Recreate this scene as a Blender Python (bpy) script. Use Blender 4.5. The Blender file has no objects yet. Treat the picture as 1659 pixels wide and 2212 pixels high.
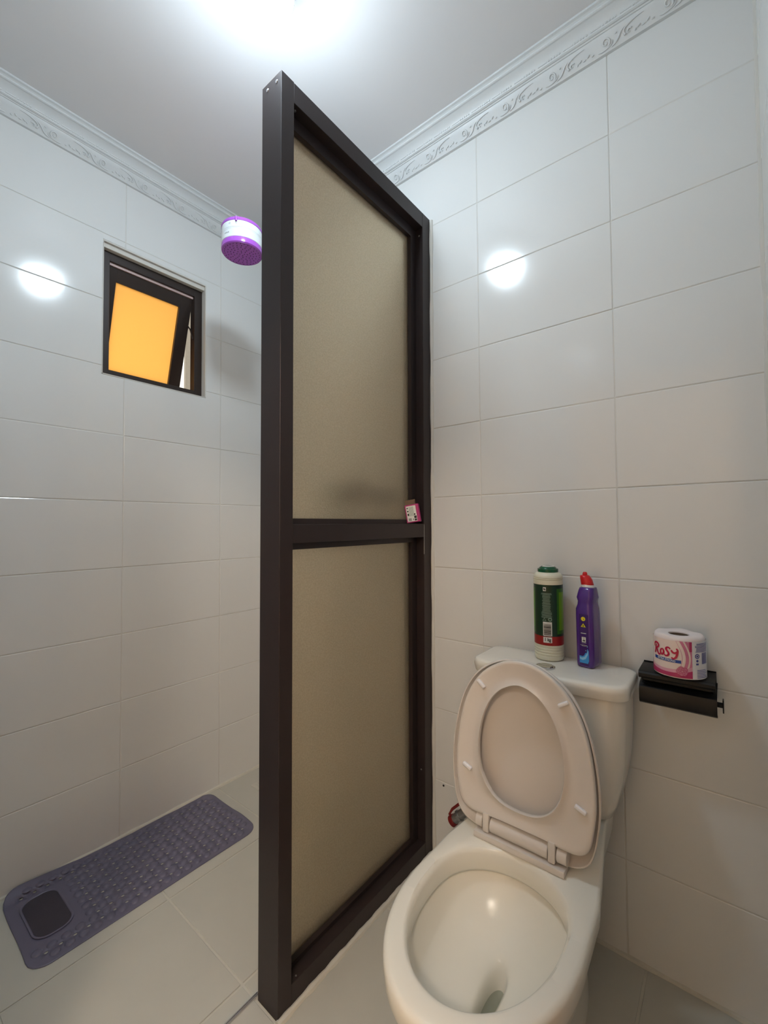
import bpy, bmesh, math, random
from mathutils import Vector, Matrix
random.seed(7)
PI = math.pi
sc = bpy.context.scene
COL = sc.collection
# frame: wall_back is the plane y=0 (room on the -y side), floor z=0, x to the right; metres
XL, XR, YF, HC = -1.79, 0.082, -1.46, 2.567
CAM = Vector((0.0, -1.321, 1.157))

# ---------------------------------------------------------------- camera
yaw, pitch, roll = math.radians(-38.69), math.radians(1.71), math.radians(-0.42)
fwd = Vector((math.sin(yaw)*math.cos(pitch), math.cos(yaw)*math.cos(pitch), math.sin(pitch)))
rgt = Vector((math.cos(yaw), -math.sin(yaw), 0)); upv = rgt.cross(fwd)
r2 = rgt*math.cos(roll) + upv*math.sin(roll); u2 = -rgt*math.sin(roll) + upv*math.cos(roll)
cd = bpy.data.cameras.new('camera'); cam = bpy.data.objects.new('camera', cd); COL.objects.link(cam)
cd.sensor_fit = 'HORIZONTAL'; cd.sensor_width = 36; cd.lens = 36*925.8/1659; cd.clip_start = 0.01
m = Matrix((r2, u2, -fwd)).transposed().to_4x4(); m.translation = CAM
cam.matrix_world = m
sc.camera = cam

# ---------------------------------------------------------------- world, exposure
w = bpy.data.worlds.new('daylight'); sc.world = w; w.use_nodes = True
w.node_tree.nodes['Background'].inputs[0].default_value = (1.0, 0.93, 0.80, 1)
w.node_tree.nodes['Background'].inputs[1].default_value = 0.95
sc.view_settings.view_transform = 'Standard'; sc.view_settings.look = 'None'
sc.view_settings.gamma = 1; sc.view_settings.use_curve_mapping = False
sc.view_settings.exposure = 0.85
LAMP_E, HALL_E = 69.0, 90.0

# ---------------------------------------------------------------- materials
def srgb(r, g, b):
    f = lambda c: (c/255/12.92) if c/255 <= 0.04045 else ((c/255+0.055)/1.055)**2.4
    return (f(r), f(g), f(b), 1)
def mat(name, col, rough=0.5, metal=0.0, spec=0.5, noise=0.0, nscale=40, bump=0.0, bscale=200, coat=0.0, emit=None, estr=0, trans=0.0, ior=1.5):
    mt = bpy.data.materials.new(name); mt.use_nodes = True
    nt = mt.node_tree; b = nt.nodes['Principled BSDF']
    b.inputs['Base Color'].default_value = col; b.inputs['Roughness'].default_value = rough
    b.inputs['Metallic'].default_value = metal; b.inputs['Specular IOR Level'].default_value = spec
    b.inputs['Coat Weight'].default_value = coat; b.inputs['Transmission Weight'].default_value = trans
    b.inputs['IOR'].default_value = ior
    if noise or bump:
        tc = nt.nodes.new('ShaderNodeTexCoord')
    if noise:
        n = nt.nodes.new('ShaderNodeTexNoise'); n.inputs['Scale'].default_value = nscale; n.inputs['Detail'].default_value = 4
        nt.links.new(tc.outputs['Object'], n.inputs['Vector'])
        mx = nt.nodes.new('ShaderNodeMix'); mx.data_type = 'RGBA'
        mx.inputs[6].default_value = tuple(c*(1-noise) for c in col[:3])+(1,)
        mx.inputs[7].default_value = tuple(min(1, c*(1+noise)) for c in col[:3])+(1,)
        nt.links.new(n.outputs['Fac'], mx.inputs[0]); nt.links.new(mx.outputs[2], b.inputs['Base Color'])
    if bump:
        n2 = nt.nodes.new('ShaderNodeTexNoise'); n2.inputs['Scale'].default_value = bscale; n2.inputs['Detail'].default_value = 2
        nt.links.new(tc.outputs['Object'], n2.inputs['Vector'])
        bp = nt.nodes.new('ShaderNodeBump'); bp.inputs['Strength'].default_value = bump; bp.inputs['Distance'].default_value = 0.001
        nt.links.new(n2.outputs['Fac'], bp.inputs['Height']); nt.links.new(bp.outputs['Normal'], b.inputs['Normal'])
    if emit:
        b.inputs['Emission Color'].default_value = emit; b.inputs['Emission Strength'].default_value = estr
    return mt
M = {}
M['tile'] = mat('glazed_white_tile', srgb(226, 226, 224), 0.13, bump=0.035, bscale=110, noise=0.015, nscale=3)
M['grout'] = mat('wall_grout', srgb(215, 212, 205), 0.8)
M['ceiling'] = mat('ceiling_paint', srgb(232, 230, 230), 0.45, bump=0.05, bscale=6, noise=0.01, nscale=2)
M['cornice'] = mat('cornice_plaster', srgb(222, 224, 224), 0.4)
M['floor_tile'] = mat('floor_tile_grey', srgb(196, 193, 182), 0.42, noise=0.05, nscale=9, bump=0.08, bscale=60)
M['floor_grout'] = mat('floor_grout_white', srgb(208, 204, 192), 0.85, noise=0.12, nscale=25, bump=0.4, bscale=120)
M['alu'] = mat('dark_bronze_aluminium', srgb(50, 41, 41), 0.42, metal=0.25, spec=0.4, noise=0.06, nscale=5)
M['alu_win'] = mat('dark_window_aluminium', srgb(52, 42, 38), 0.4, metal=0.25)
M['steel'] = mat('screw_steel', srgb(205, 205, 208), 0.25, metal=0.9)
M['pink_strip'] = mat('pale_pink_metal_strip', srgb(205, 180, 175), 0.4, metal=0.2)
M['rubber'] = mat('black_gasket', srgb(20, 18, 18), 0.7)
M['ceramic'] = mat('cream_ceramic', srgb(240, 235, 222), 0.22)
M['tank_ceramic'] = mat('tank_cream_ceramic', srgb(238, 232, 220), 0.18, coat=0.3)
M['seat'] = mat('beige_pink_plastic', srgb(222, 214, 206), 0.25)
M['bumper'] = mat('white_rubber', srgb(240, 238, 240), 0.4)
M['chrome'] = mat('chrome', srgb(215, 215, 215), 0.08, metal=1)
M['water'] = mat('water', (0.85, 0.88, 0.80, 1), 0.02, trans=0.9, ior=1.33)
M['mat'] = mat('slate_purple_rubber', srgb(106, 102, 122), 0.40, noise=0.04, nscale=20)
M['pad'] = mat('dark_scrub_pad', srgb(62, 56, 66), 0.75, bump=0.5, bscale=400)
M['purple'] = mat('purple_plastic', srgb(176, 92, 208), 0.2)
M['purple_face'] = mat('dark_purple_spray_plate', srgb(135, 62, 155), 0.4)
M['hole'] = mat('nozzle_dark', srgb(50, 20, 70), 0.6)
M['white_pl'] = mat('white_plastic', srgb(232, 238, 240), 0.18)
M['grey_pl'] = mat('grey_print', srgb(120, 125, 130), 0.5)
M['black'] = mat('matt_black_metal', srgb(13, 13, 15), 0.42, spec=0.35)
M['paper'] = mat('pinkish_white_paper', srgb(240, 226, 222), 0.6, bump=0.3, bscale=40)
M['kraft'] = mat('brown_card', srgb(120, 100, 80), 0.9)
M['wrap_cream'] = mat('cream_wrapper', srgb(243, 222, 212), 0.22)
M['wrap_pink'] = mat('pink_wrapper', srgb(214, 128, 156), 0.22)
M['wrap_rose'] = mat('rose_wrapper', srgb(186, 52, 100), 0.25)
M['wrap_mid'] = mat('soft_pink_wrapper', srgb(226, 164, 182), 0.22)
M['wrap_white'] = mat('white_wrapper', srgb(240, 236, 238), 0.22)
M['rosy_red'] = mat('raspberry_print', srgb(196, 14, 66), 0.3)
M['blue'] = mat('blue_print', srgb(22, 72, 158), 0.3)
M['indigo'] = mat('indigo_print', srgb(70, 72, 150), 0.4)
M['ivory'] = mat('ivory_plastic', srgb(222, 218, 196), 0.35)
M['green_cap'] = mat('dark_green_plastic', srgb(10, 84, 54), 0.2)
M['label_green'] = mat('dark_green_label', srgb(14, 48, 30), 0.35)
M['lime'] = mat('lime_print', srgb(110, 160, 20), 0.35)
M['midgreen'] = mat('mid_green_print', srgb(50, 105, 28), 0.35)
M['label_red'] = mat('red_label', srgb(150, 24, 22), 0.35)
M['print_grey'] = mat('grey_green_print', srgb(120, 145, 130), 0.5)
M['print_white'] = mat('white_print', srgb(225, 225, 220), 0.4)
M['print_black'] = mat('black_print', srgb(25, 25, 25), 0.5)
M['violet'] = mat('violet_plastic', srgb(78, 36, 130), 0.15, coat=0.3)
M['violet_label'] = mat('deep_violet_label', srgb(62, 27, 102), 0.2)
M['red_cap'] = mat('red_plastic', srgb(205, 22, 28), 0.3)
M['yellow'] = mat('yellow_print', srgb(225, 205, 30), 0.4)
M['sky'] = mat('sky_blue_print', srgb(60, 150, 220), 0.3)
M['sky2'] = mat('pale_blue_print', srgb(150, 205, 240), 0.3)
M['magenta'] = mat('magenta_card', srgb(176, 40, 112), 0.3)
M['foil'] = mat('crumpled_film', srgb(190, 180, 180), 0.15, metal=0.5)
M['valve_red'] = mat('dark_red_lever', srgb(120, 20, 20), 0.35)
M['valve_grey'] = mat('dull_chrome_pipe', srgb(150, 150, 150), 0.3, metal=0.8)
M['wood'] = mat('tan_door_wood', srgb(205, 140, 75), 0.25, noise=0.15, nscale=6, emit=None)
M['hall'] = mat('cream_hall_paint', srgb(235, 218, 192), 0.7)
M['outwall'] = mat('grey_render', srgb(150, 146, 140), 0.9, noise=0.1, nscale=60, bump=0.6, bscale=90)
M['sponge_dark'] = mat('dark_purple_sponge', srgb(52, 44, 62), 0.9)
M['sponge_green'] = mat('green_sponge', srgb(50, 100, 60), 0.9)
M['shelf'] = mat('dark_shelf', srgb(40, 36, 38), 0.5)
M['globe'] = mat('opal_globe', (1, 1, 1, 1), 0.4, emit=(0.74, 0.89, 1.0, 1), estr=LAMP_E)
M['hall_globe'] = mat('warm_globe', (1, 1, 1, 1), 0.4, emit=(1.0, 0.86, 0.71, 1), estr=HALL_E)
M['spot'] = mat('dark_hole', srgb(12, 10, 10), 0.9)

def frosted(name, tint, rough, ttint, tmix, ior=1.45, bs=0.35, scale=260, vary=0.0):
    mt = bpy.data.materials.new(name); mt.use_nodes = True; nt = mt.node_tree
    nt.nodes.remove(nt.nodes['Principled BSDF']); out = nt.nodes['Material Output']
    rf = nt.nodes.new('ShaderNodeBsdfRefraction'); rf.inputs['Color'].default_value = tint
    rf.inputs['Roughness'].default_value = rough; rf.inputs['IOR'].default_value = ior
    tl = nt.nodes.new('ShaderNodeBsdfTranslucent'); tl.inputs['Color'].default_value = ttint
    gl = nt.nodes.new('ShaderNodeBsdfGlossy'); gl.inputs['Roughness'].default_value = 0.35; gl.inputs['Color'].default_value = (0.9, 0.9, 0.9, 1)
    a = nt.nodes.new('ShaderNodeMixShader'); a.inputs[0].default_value = tmix
    b = nt.nodes.new('ShaderNodeMixShader'); b.inputs[0].default_value = 0.04
    tc = nt.nodes.new('ShaderNodeTexCoord'); n = nt.nodes.new('ShaderNodeTexNoise'); n.inputs['Scale'].default_value = scale
    n.inputs['Detail'].default_value = 3
    bp = nt.nodes.new('ShaderNodeBump'); bp.inputs['Strength'].default_value = bs; bp.inputs['Distance'].default_value = 0.002
    nt.links.new(tc.outputs['Object'], n.inputs['Vector']); nt.links.new(n.outputs['Fac'], bp.inputs['Height'])
    for s in (rf, tl, gl): nt.links.new(bp.outputs['Normal'], s.inputs['Normal'])
    if vary:      # grain of the pressed glass
        rp = nt.nodes.new('ShaderNodeMapRange'); rp.inputs['From Min'].default_value = 0.35; rp.inputs['From Max'].default_value = 0.65
        nt.links.new(n.outputs['Fac'], rp.inputs['Value'])
        for s, t in ((rf, tint), (tl, ttint)):
            mx = nt.nodes.new('ShaderNodeMix'); mx.data_type = 'RGBA'
            mx.inputs[6].default_value = tuple(c*(1-vary) for c in t[:3])+(1,); mx.inputs[7].default_value = tuple(min(1, c*(1+vary*0.6)) for c in t[:3])+(1,)
            nt.links.new(rp.outputs['Result'], mx.inputs[0]); nt.links.new(mx.outputs[2], s.inputs['Color'])
    nt.links.new(rf.outputs[0], a.inputs[1]); nt.links.new(tl.outputs[0], a.inputs[2])
    nt.links.new(a.outputs[0], b.inputs[1]); nt.links.new(gl.outputs[0], b.inputs[2])
    nt.links.new(b.outputs[0], out.inputs['Surface'])
    return mt
M['bronze_glass'] = frosted('bronze_frosted_glass', (0.97, 0.87, 0.73, 1), 0.17, (0.86, 0.75, 0.60, 1), 0.34, bs=0.5, scale=230, vary=0.10)
M['amber_glass'] = frosted('amber_frosted_glass', (1.0, 0.78, 0.42, 1), 0.5, (1.0, 0.68, 0.30, 1), 0.7)

# ---------------------------------------------------------------- mesh helpers
def bm_new(): return bmesh.new()
def box(bm, x0, x1, y0, y1, z0, z1, bev=0.0, seg=1):
    r = bmesh.ops.create_cube(bm, size=1)
    vs = r['verts']
    for v in vs:
        v.co = Vector(((x0+x1)/2 + v.co.x*(x1-x0), (y0+y1)/2 + v.co.y*(y1-y0), (z0+z1)/2 + v.co.z*(z1-z0)))
    if bev > 0:
        es = list({e for v in vs for e in v.link_edges})
        bmesh.ops.bevel(bm, geom=es, offset=bev, segments=seg, affect='EDGES', profile=0.5)
    return vs
def cyl(bm, p0, p1, r0, r1=None, n=24, caps=True):
    p0, p1 = Vector(p0), Vector(p1); r1 = r0 if r1 is None else r1
    d = (p1-p0); L = d.length
    q = d.to_track_quat('Z', 'Y').to_matrix().to_4x4()
    q.translation = (p0+p1)/2
    bmesh.ops.create_cone(bm, cap_ends=caps, segments=n, radius1=r0, radius2=r1, depth=L, matrix=q)
def tube(bm, pts, rad, n=8, cap=True):
    pts = [Vector(p) for p in pts]; rings = []
    rf = rad if callable(rad) else (lambda t: rad)
    prev = None
    for i, p in enumerate(pts):
        d = (pts[min(i+1, len(pts)-1)] - pts[max(i-1, 0)]).normalized()
        if prev is None:
            a = Vector((0, 0, 1)) if abs(d.z) < 0.9 else Vector((1, 0, 0))
            u = d.cross(a).normalized()
        else:
            u = (prev - d*prev.dot(d)).normalized()
        prev = u; v = d.cross(u); r = rf(i/(len(pts)-1))
        rings.append([bm.verts.new(p + (u*math.cos(2*PI*k/n) + v*math.sin(2*PI*k/n))*r) for k in range(n)])
    for a, b in zip(rings, rings[1:]):
        for k in range(n): bm.faces.new((a[k], a[(k+1) % n], b[(k+1) % n], b[k]))
    if cap:
        bm.faces.new(rings[0][::-1]); bm.faces.new(rings[-1])
def loft(bm, rings, closed=True, cap0=False, cap1=False):
    rv = [[bm.verts.new(Vector(p)) for p in r] for r in rings]
    n = len(rings[0])
    for a, b in zip(rv, rv[1:]):
        for k in range(n if closed else n-1):
            bm.faces.new((a[k], a[(k+1) % n], b[(k+1) % n], b[k]))
    if cap0: bm.faces.new(rv[0][::-1])
    if cap1: bm.faces.new(rv[-1])
    return rv
def lathe(bm, prof, n=48, cx=0, cy=0):
    loft(bm, [[(cx+r*math.cos(2*PI*k/n), cy+r*math.sin(2*PI*k/n), z) for k in range(n)] for r, z in prof], cap0=True, cap1=True)
def finish(bm, smooth=True, angle=35):
    bmesh.ops.recalc_face_normals(bm, faces=bm.faces)
    me = bpy.data.meshes.new('mesh'); bm.to_mesh(me); bm.free()
    if smooth:
        me.polygons.foreach_set('use_smooth', [True]*len(me.polygons))
        me.set_sharp_from_angle(angle=math.radians(angle))
    return me
def obj(name, bm, material, parent=None, loc=(0, 0, 0), rot=None, smooth=True, angle=35, kind=None):
    me = finish(bm, smooth, angle) if isinstance(bm, bmesh.types.BMesh) else bm
    if material is not None and not me.materials: me.materials.append(M[material])
    o = bpy.data.objects.new(name, me); COL.objects.link(o)
    o.location = loc
    if rot: o.rotation_euler = rot
    if parent: o.parent = parent
    if kind: o['kind'] = kind
    return o
def thing(name, label, cat, loc=(0, 0, 0), rot=(0, 0, 0), group=None):
    o = bpy.data.objects.new(name, None); COL.objects.link(o); o.empty_display_size = 0.05
    o.location = loc; o.rotation_euler = rot; o['label'] = label; o['category'] = cat
    if group: o['group'] = group
    return o
def tag(o, label, cat, group=None):
    o['label'] = label; o['category'] = cat
    if group: o['group'] = group
    return o
def struct(name, bm, material, label=None, **k):
    o = obj(name, bm, material, **k); o['kind'] = 'structure'
    if label: o['label'] = label
    return o
def prism_tile(poly, depth=0.006, bev=0.0018):
    """poly in (u,v), front face at w=0, back at w=-depth; outer edge chamfered"""
    bm = bm_new(); n = len(poly)
    def inset(p, d):
        out = []
        for i in range(n):
            a, b, c = Vector(p[i-1]), Vector(p[i]), Vector(p[(i+1) % n])
            e1 = (b-a).normalized(); e2 = (c-b).normalized()
            n1 = Vector((-e1.y, e1.x)); n2 = Vector((-e2.y, e2.x))
            k = (n1+n2); k = k/ max(0.3, k.dot(n1)) if k.length > 1e-6 else n1
            out.append(b + k*d)
        return out
    g = inset(poly, 0.0011)
    a = [bm.verts.new((p.x, p.y, -depth)) for p in g]
    b = [bm.verts.new((p.x, p.y, -0.0008)) for p in g]
    c = [bm.verts.new((p.x, p.y, 0)) for p in inset([tuple(q) for q in g], bev)]
    for r0, r1 in ((a, b), (b, c)):
        for i in range(n): bm.faces.new((r0[i], r0[(i+1) % n], r1[(i+1) % n], r1[i]))
    bm.faces.new(c)
    me = finish(bm, False)
    me.materials.append(M['tile']); return me
def text_mesh(s, size, extrude=0.0002, offset=0.0, shear=0.0, sx=1.0):
    cu = bpy.data.curves.new('t', 'FONT'); cu.body = s; cu.size = size; cu.extrude = extrude; cu.offset = offset
    cu.shear = shear; cu.align_x = 'CENTER'; cu.align_y = 'CENTER'; cu.resolution_u = 3
    o = bpy.data.objects.new('t', cu); COL.objects.link(o)
    dg = bpy.context.evaluated_depsgraph_get(); dg.update()
    me = bpy.data.meshes.new_from_object(o.evaluated_get(dg)); bpy.data.objects.remove(o)
    for v in me.vertices: v.co.x *= sx
    return me
def wrap_text(s, size, r, th, z, offset=0.0, shear=0.0, sx=1.0, rise=0.0005, ell=1.0):
    """text bent round a vertical cylinder of radius r, centred at angle th, facing outwards"""
    me = text_mesh(s, size, 0.0001, offset, shear, sx)
    bm = bmesh.new(); bm.from_mesh(me)
    bmesh.ops.triangulate(bm, faces=bm.faces)
    for _ in range(2):
        es = [e for e in bm.edges if e.calc_length() > 0.004]
        if es: bmesh.ops.subdivide_edges(bm, edges=es, cuts=1)
    for v in bm.verts:
        a = th + v.co.x/r; rr = r + rise + v.co.z
        v.co = Vector((rr*math.cos(a), rr*math.sin(a)*ell, z + v.co.y))
    return bm
def wrap_patch(bm, r, th0, th1, z0, z1, rise=0.0004, zf0=None, zf1=None):
    n = max(2, int(abs(th1-th0)/0.08)+1); a = []; b = []
    for i in range(n+1):
        t = i/n; th = th0+(th1-th0)*t
        zz0 = zf0(t) if zf0 else z0; zz1 = zf1(t) if zf1 else z1
        x, y = (r+rise)*math.cos(th), (r+rise)*math.sin(th)
        a.append(bm.verts.new((x, y, zz0))); b.append(bm.verts.new((x, y, zz1)))
    for i in range(n): bm.faces.new((a[i], a[i+1], b[i+1], b[i]))
def wrap_disc(bm, r, th, z, rad, rise=0.0006, n=20, r_in=0.0):
    P = lambda u, v: Vector(((r+rise)*math.cos(th+u/r), (r+rise)*math.sin(th+u/r), z+v))
    o = [bm.verts.new(P(rad*math.cos(2*PI*k/n), rad*math.sin(2*PI*k/n))) for k in range(n)]
    if r_in:
        i_ = [bm.verts.new(P(r_in*math.cos(2*PI*k/n), r_in*math.sin(2*PI*k/n))) for k in range(n)]
        for k in range(n): bm.faces.new((o[k], o[(k+1) % n], i_[(k+1) % n], i_[k]))
    else: bm.faces.new(o)

# ---------------------------------------------------------------- shell: slabs behind the tiles
WT = 0.0013   # tile thickness; tile faces lie on the room planes
WY0, WY1, WZ0, WZ1 = -0.747, -0.344, 1.724, 2.230          # window opening in the left wall (y, z)
bm = bm_new(); box(bm, XL-0.15, XR+0.12, WT, 0.14, -0.05, HC+0.05)
wall_back = struct('wall_back', bm, 'grout', 'white glazed tiled wall behind the toilet', smooth=False)
bm = bm_new(); x0, x1 = XL-0.15, XL-WT
box(bm, x0, x1, YF-0.1, WY0, -0.05, HC+0.05); box(bm, XL-0.09, x1, WY1, WT, -0.05, HC+0.05); box(bm, x0, XL-0.09, WY1+0.09, WT, -0.05, HC+0.05)
box(bm, x0, XL-0.09, WY1, WY1+0.09, -0.05, WZ0); box(bm, x0, XL-0.09, WY1, WY1+0.09, WZ1, HC+0.05)
box(bm, x0, x1, WY0, WY1, -0.05, WZ0); box(bm, x0, x1, WY0, WY1, WZ1, HC+0.05)
wall_left = struct('wall_left', bm, 'grout', 'white glazed tiled wall with the small window', smooth=False)
bm = bm_new(); box(bm, XR+WT, XR+0.12, YF-0.1, WT, -0.05, HC+0.05)
wall_right = struct('wall_right', bm, 'grout', 'tiled wall at the right edge of the view', smooth=False)
DX0, DX1, DZ = -0.71, 0.045, 2.0
bm = bm_new()
box(bm, XL-0.15, DX0, YF-0.1, YF-WT, -0.05, HC+0.05); box(bm, DX1, XR+WT, YF-0.1, YF-WT, -0.05, HC+0.05)
box(bm, DX0, DX1, YF-0.1, YF-WT, DZ, HC+0.05)
wall_front = struct('wall_front', bm, 'grout', 'tiled wall with the doorway the photo is taken from', smooth=False)
bm = bm_new(); box(bm, XL-0.15, XR+0.12, YF-0.1, 0.14, HC, HC+0.06)
ceiling = struct('ceiling', bm, 'ceiling', 'plain white painted ceiling', smooth=False)
bm = bm_new(); box(bm, XL-0.15, XR+0.12, YF-0.1, 0.14, -0.08, -0.0025)
floor = struct('floor', bm, 'floor_grout', 'grey tiled floor with white grout', smooth=False)

# wall tiles, one object each
def tiles_on(parent, us, vs, place, rot, hole=None, doorhole=None):
    cache = {}
    for i in range(len(us)-1):
        for j in range(len(vs)-1):
            u0, u1, v0, v1 = us[i], us[i+1], vs[j], vs[j+1]
            if u1-u0 < 0.01: continue
            poly = [(u0, v0), (u1, v0), (u1, v1), (u0, v1)]
            if hole:
                a0, a1, b0, b1 = hole
                A0, A1, B0, B1 = max(u0, a0), min(u1, a1), max(v0, b0), min(v1, b1)
                if A1-A0 > 1e-4 and B1-B0 > 1e-4:
                    L, R, Bo, T = A0 <= u0+1e-4, A1 >= u1-1e-4, B0 <= v0+1e-4, B1 >= v1-1e-4
                    if L and R and Bo and T: continue
                    if Bo and T and L: poly = [(A1, v0), (u1, v0), (u1, v1), (A1, v1)]
                    elif Bo and T and R: poly = [(u0, v0), (A0, v0), (A0, v1), (u0, v1)]
                    elif L and R and Bo: poly = [(u0, B1), (u1, B1), (u1, v1), (u0, v1)]
                    elif L and R and T: poly = [(u0, v0), (u1, v0), (u1, B0), (u0, B0)]
                    elif Bo and R: poly = [(u0, v0), (A0, v0), (A0, B1), (u1, B1), (u1, v1), (u0, v1)]
                    elif Bo and L: poly = [(A1, v0), (u1, v0), (u1, v1), (u0, v1), (u0, B1), (A1, B1)]
                    elif T and R: poly = [(u0, v0), (u1, v0), (u1, B0), (A0, B0), (A0, v1), (u0, v1)]
                    elif T and L: poly = [(u0, v0), (u1, v0), (u1, v1), (A1, v1), (A1, B0), (u0, B0)]
            key = tuple((round(p[0]-u0, 4), round(p[1]-v0, 4)) for p in poly)
            if max(p[0] for p in poly)-min(p[0] for p in poly) < 0.006: continue
            if key not in cache:
                cache[key] = prism_tile([(a, b) for a, b in key])
            o = bpy.data.objects.new('tile', cache[key]); COL.objects.link(o); o.parent = parent
            jit = random.uniform(-0.0003, 0.0003)
            o.matrix_local = Matrix.Translation(place(u0, v0, jit)) @ rot
            rx, ry = random.uniform(-.0011, .0011), random.uniform(-.0011, .0011)
            o.rotation_euler.rotate_axis('X', rx); o.rotation_euler.rotate_axis('Y', ry)
Zrows = [0.0] + [0.0036+0.25*k for k in range(1, 11)]; Zrows[0] = 0.0
Zrows += [HC]
Xcols = [XL, -1.4533, -1.0475, -0.6413, -0.2351, XR]
rotA = Matrix((Vector((1, 0, 0)), Vector((0, 0, 1)), Vector((0, -1, 0)))).transposed().to_4x4()      # u=+x v=+z w=-y
tiles_on(wall_back, Xcols, Zrows, lambda u, v, j: Vector((u, j, v)), rotA)
Ycols = [YF, -1.4713+0.001, -1.0713, -0.6714, -0.2717, 0.0]
Ycols = [YF, -1.0713, -0.6714, -0.2717, 0.0]
rotB = Matrix((Vector((0, 1, 0)), Vector((0, 0, 1)), Vector((1, 0, 0)))).transposed().to_4x4()       # u=+y v=+z w=+x
tiles_on(wall_left, Ycols, Zrows, lambda u, v, j: Vector((XL+j, u, v)), rotB, hole=(WY0, WY1, WZ0, WZ1))
rotC = Matrix((Vector((0, -1, 0)), Vector((0, 0, 1)), Vector((-1, 0, 0)))).transposed().to_4x4()     # u=-y w=-x
tiles_on(wall_right, [0.0, 0.4, 0.8, 1.2, -YF], Zrows, lambda u, v, j: Vector((XR+j, -u, v)), rotC)
rotD = Matrix((Vector((-1, 0, 0)), Vector((0, 0, 1)), Vector((0, 1, 0)))).transposed().to_4x4()      # u=-x w=+y
tiles_on(wall_front, [-XR, 0.3, 0.7, 1.1, 1.5, -XL], Zrows, lambda u, v, j: Vector((-u, YF+j, v)), rotD, hole=(-DX1-0.002, -DX0, 0, DZ))
# floor tiles
def floor_tiles():
    xs = [XL, -1.381, -0.984, -0.588, -0.192, XR]; ys = [YF, -1.078, -0.678, -0.280, 0.0]
    for i in range(5):
        for j in range(4):
            bm = bm_new(); g = 0.0032
            x0, x1, y0, y1 = xs[i]+g, xs[i+1]-g, ys[j]+g, ys[j+1]-g
            box(bm, 0, x1-x0, 0, y1-y0, -0.0026, 0.0, 0.0008)
            obj('tile', bm, 'floor_tile', floor, loc=(x0, y0, random.uniform(-0.0004, 0.0002)), smooth=False)
floor_tiles()

# grout fillets where walls meet the floor, filler in the corner and beside the partition
def fillet(name, pts, r, material='floor_grout', label=None):
    bm = bm_new(); P = []
    N = 60
    for i in range(N+1):
        t = i/N; p = Vector(pts[0]).lerp(Vector(pts[1]), t); P.append(p)
    tube(bm, P, lambda t: r*(1+0.15*math.sin(t*47)+0.1*math.sin(t*113)), n=8)
    return struct(name, bm, material, label)
fillet('baseboard_left', [(XL, YF, 0.0), (XL, 0, 0.0)], 0.009, label='rough white grout line between floor and left wall')
fillet('baseboard_back', [(XL, 0, 0.0), (XR, 0, 0.0)], 0.0075, label='white grout line between floor and tiled back wall')
fillet('trim_1', [(XR, 0, 0.0), (XR, 0, HC)], 0.0065, 'grout', 'white filler line in the right corner of the walls')
fillet('trim_2', [(-0.839, -0.001, 0.0), (-0.8245, -0.001, 2.275)], 0.0065, 'grout', 'white sealant line beside the dark partition post')
fillet('trim_3', [(-0.840, -0.02, 0.001), (-0.840, -0.68, 0.001)], 0.0085, 'floor_grout', 'rough light grout line along the foot of the partition')

# ---------------------------------------------------------------- cornices
PROF = [(0.0865, 0.0), (0.0865, -0.006), (0.080, -0.008), (0.0765, -0.011), (0.0765, -0.015), (0.0735, -0.017), (0.0690, -0.0175),
        (0.062, -0.021), (0.055, -0.027), (0.049, -0.034), (0.0455, -0.0400), (0.0455, -0.0425), (0.042, -0.0445), (0.0385, -0.0445), (0.0365, -0.047),
        (0.0335, -0.0475), (0.0325, -0.050), (0.0245, -0.060), (0.016, -0.071), (0.0105, -0.079), (0.008, -0.0825), (0.0, -0.0835)]
def motif_mesh():
    """one scroll relief, local u along the run (0..0.147), v up along the frieze (0..0.034), w outwards"""
    bm = bm_new()
    def stroke(pts, r0):
        tube(bm, [(p[0], p[1], 0.0008) for p in pts], lambda t: max(0.0004, r0*math.sin(PI*min(1, 0.08+t*0.92))**0.7), n=6)
    def chai(P):
        for _ in range(3):
            q = [P[0]]
            for a, b in zip(P, P[1:]): q += [(a[0]*.75+b[0]*.25, a[1]*.75+b[1]*.25), (a[0]*.25+b[0]*.75, a[1]*.25+b[1]*.75)]
            P = q+[P[-1]]
        return P
    def taper(pts, r0):     # thick at the start, thin at the end
        tube(bm, [(p[0], p[1], 0.0009) for p in pts], lambda t: max(0.0005, r0*(1-t)**0.6), n=6)
    taper(chai([(0.074, 0.010), (0.070, 0.017), (0.073, 0.024), (0.085, 0.029), (0.102, 0.0325), (0.120, 0.033)]), 0.0032)
    taper([(0.084+0.0065*(1-k/16)*math.cos(0.6+k*0.40), 0.013+0.0065*(1-k/16)*math.sin(0.6+k*0.40)) for k in range(15)], 0.0021)
    stroke(chai([(0.038, 0.003), (0.050, 0.006), (0.058, 0.014), (0.064, 0.023), (0.074, 0.028)]), 0.0022)
    taper([(0.026+0.0115*(1-k/24)*math.cos(-1.0+k*0.42), 0.018+0.0115*(1-k/24)*math.sin(-1.0+k*0.42)) for k in range(22)], 0.0026)
    stroke(chai([(0.006, 0.005), (0.014, 0.003), (0.026, 0.004), (0.040, 0.008), (0.044, 0.016)]), 0.0018)
    for cx, cy, l, a in ((0.106, 0.012, 0.010, 0.5), (0.117, 0.009, 0.009, 0.2), (0.128, 0.013, 0.009, 0.7), (0.139, 0.008, 0.007, 0.3), (0.098, 0.008, 0.006, 1.2), (0.052, 0.026, 0.006, 0.3)):
        stroke([(cx+l*(t-0.5)*math.cos(a), cy+l*(t-0.5)*math.sin(a)) for t in [k/5 for k in range(6)]], 0.0020)
    me = finish(bm); me.materials.append(M['cornice']); return me
MOTIF = motif_mesh()
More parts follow.
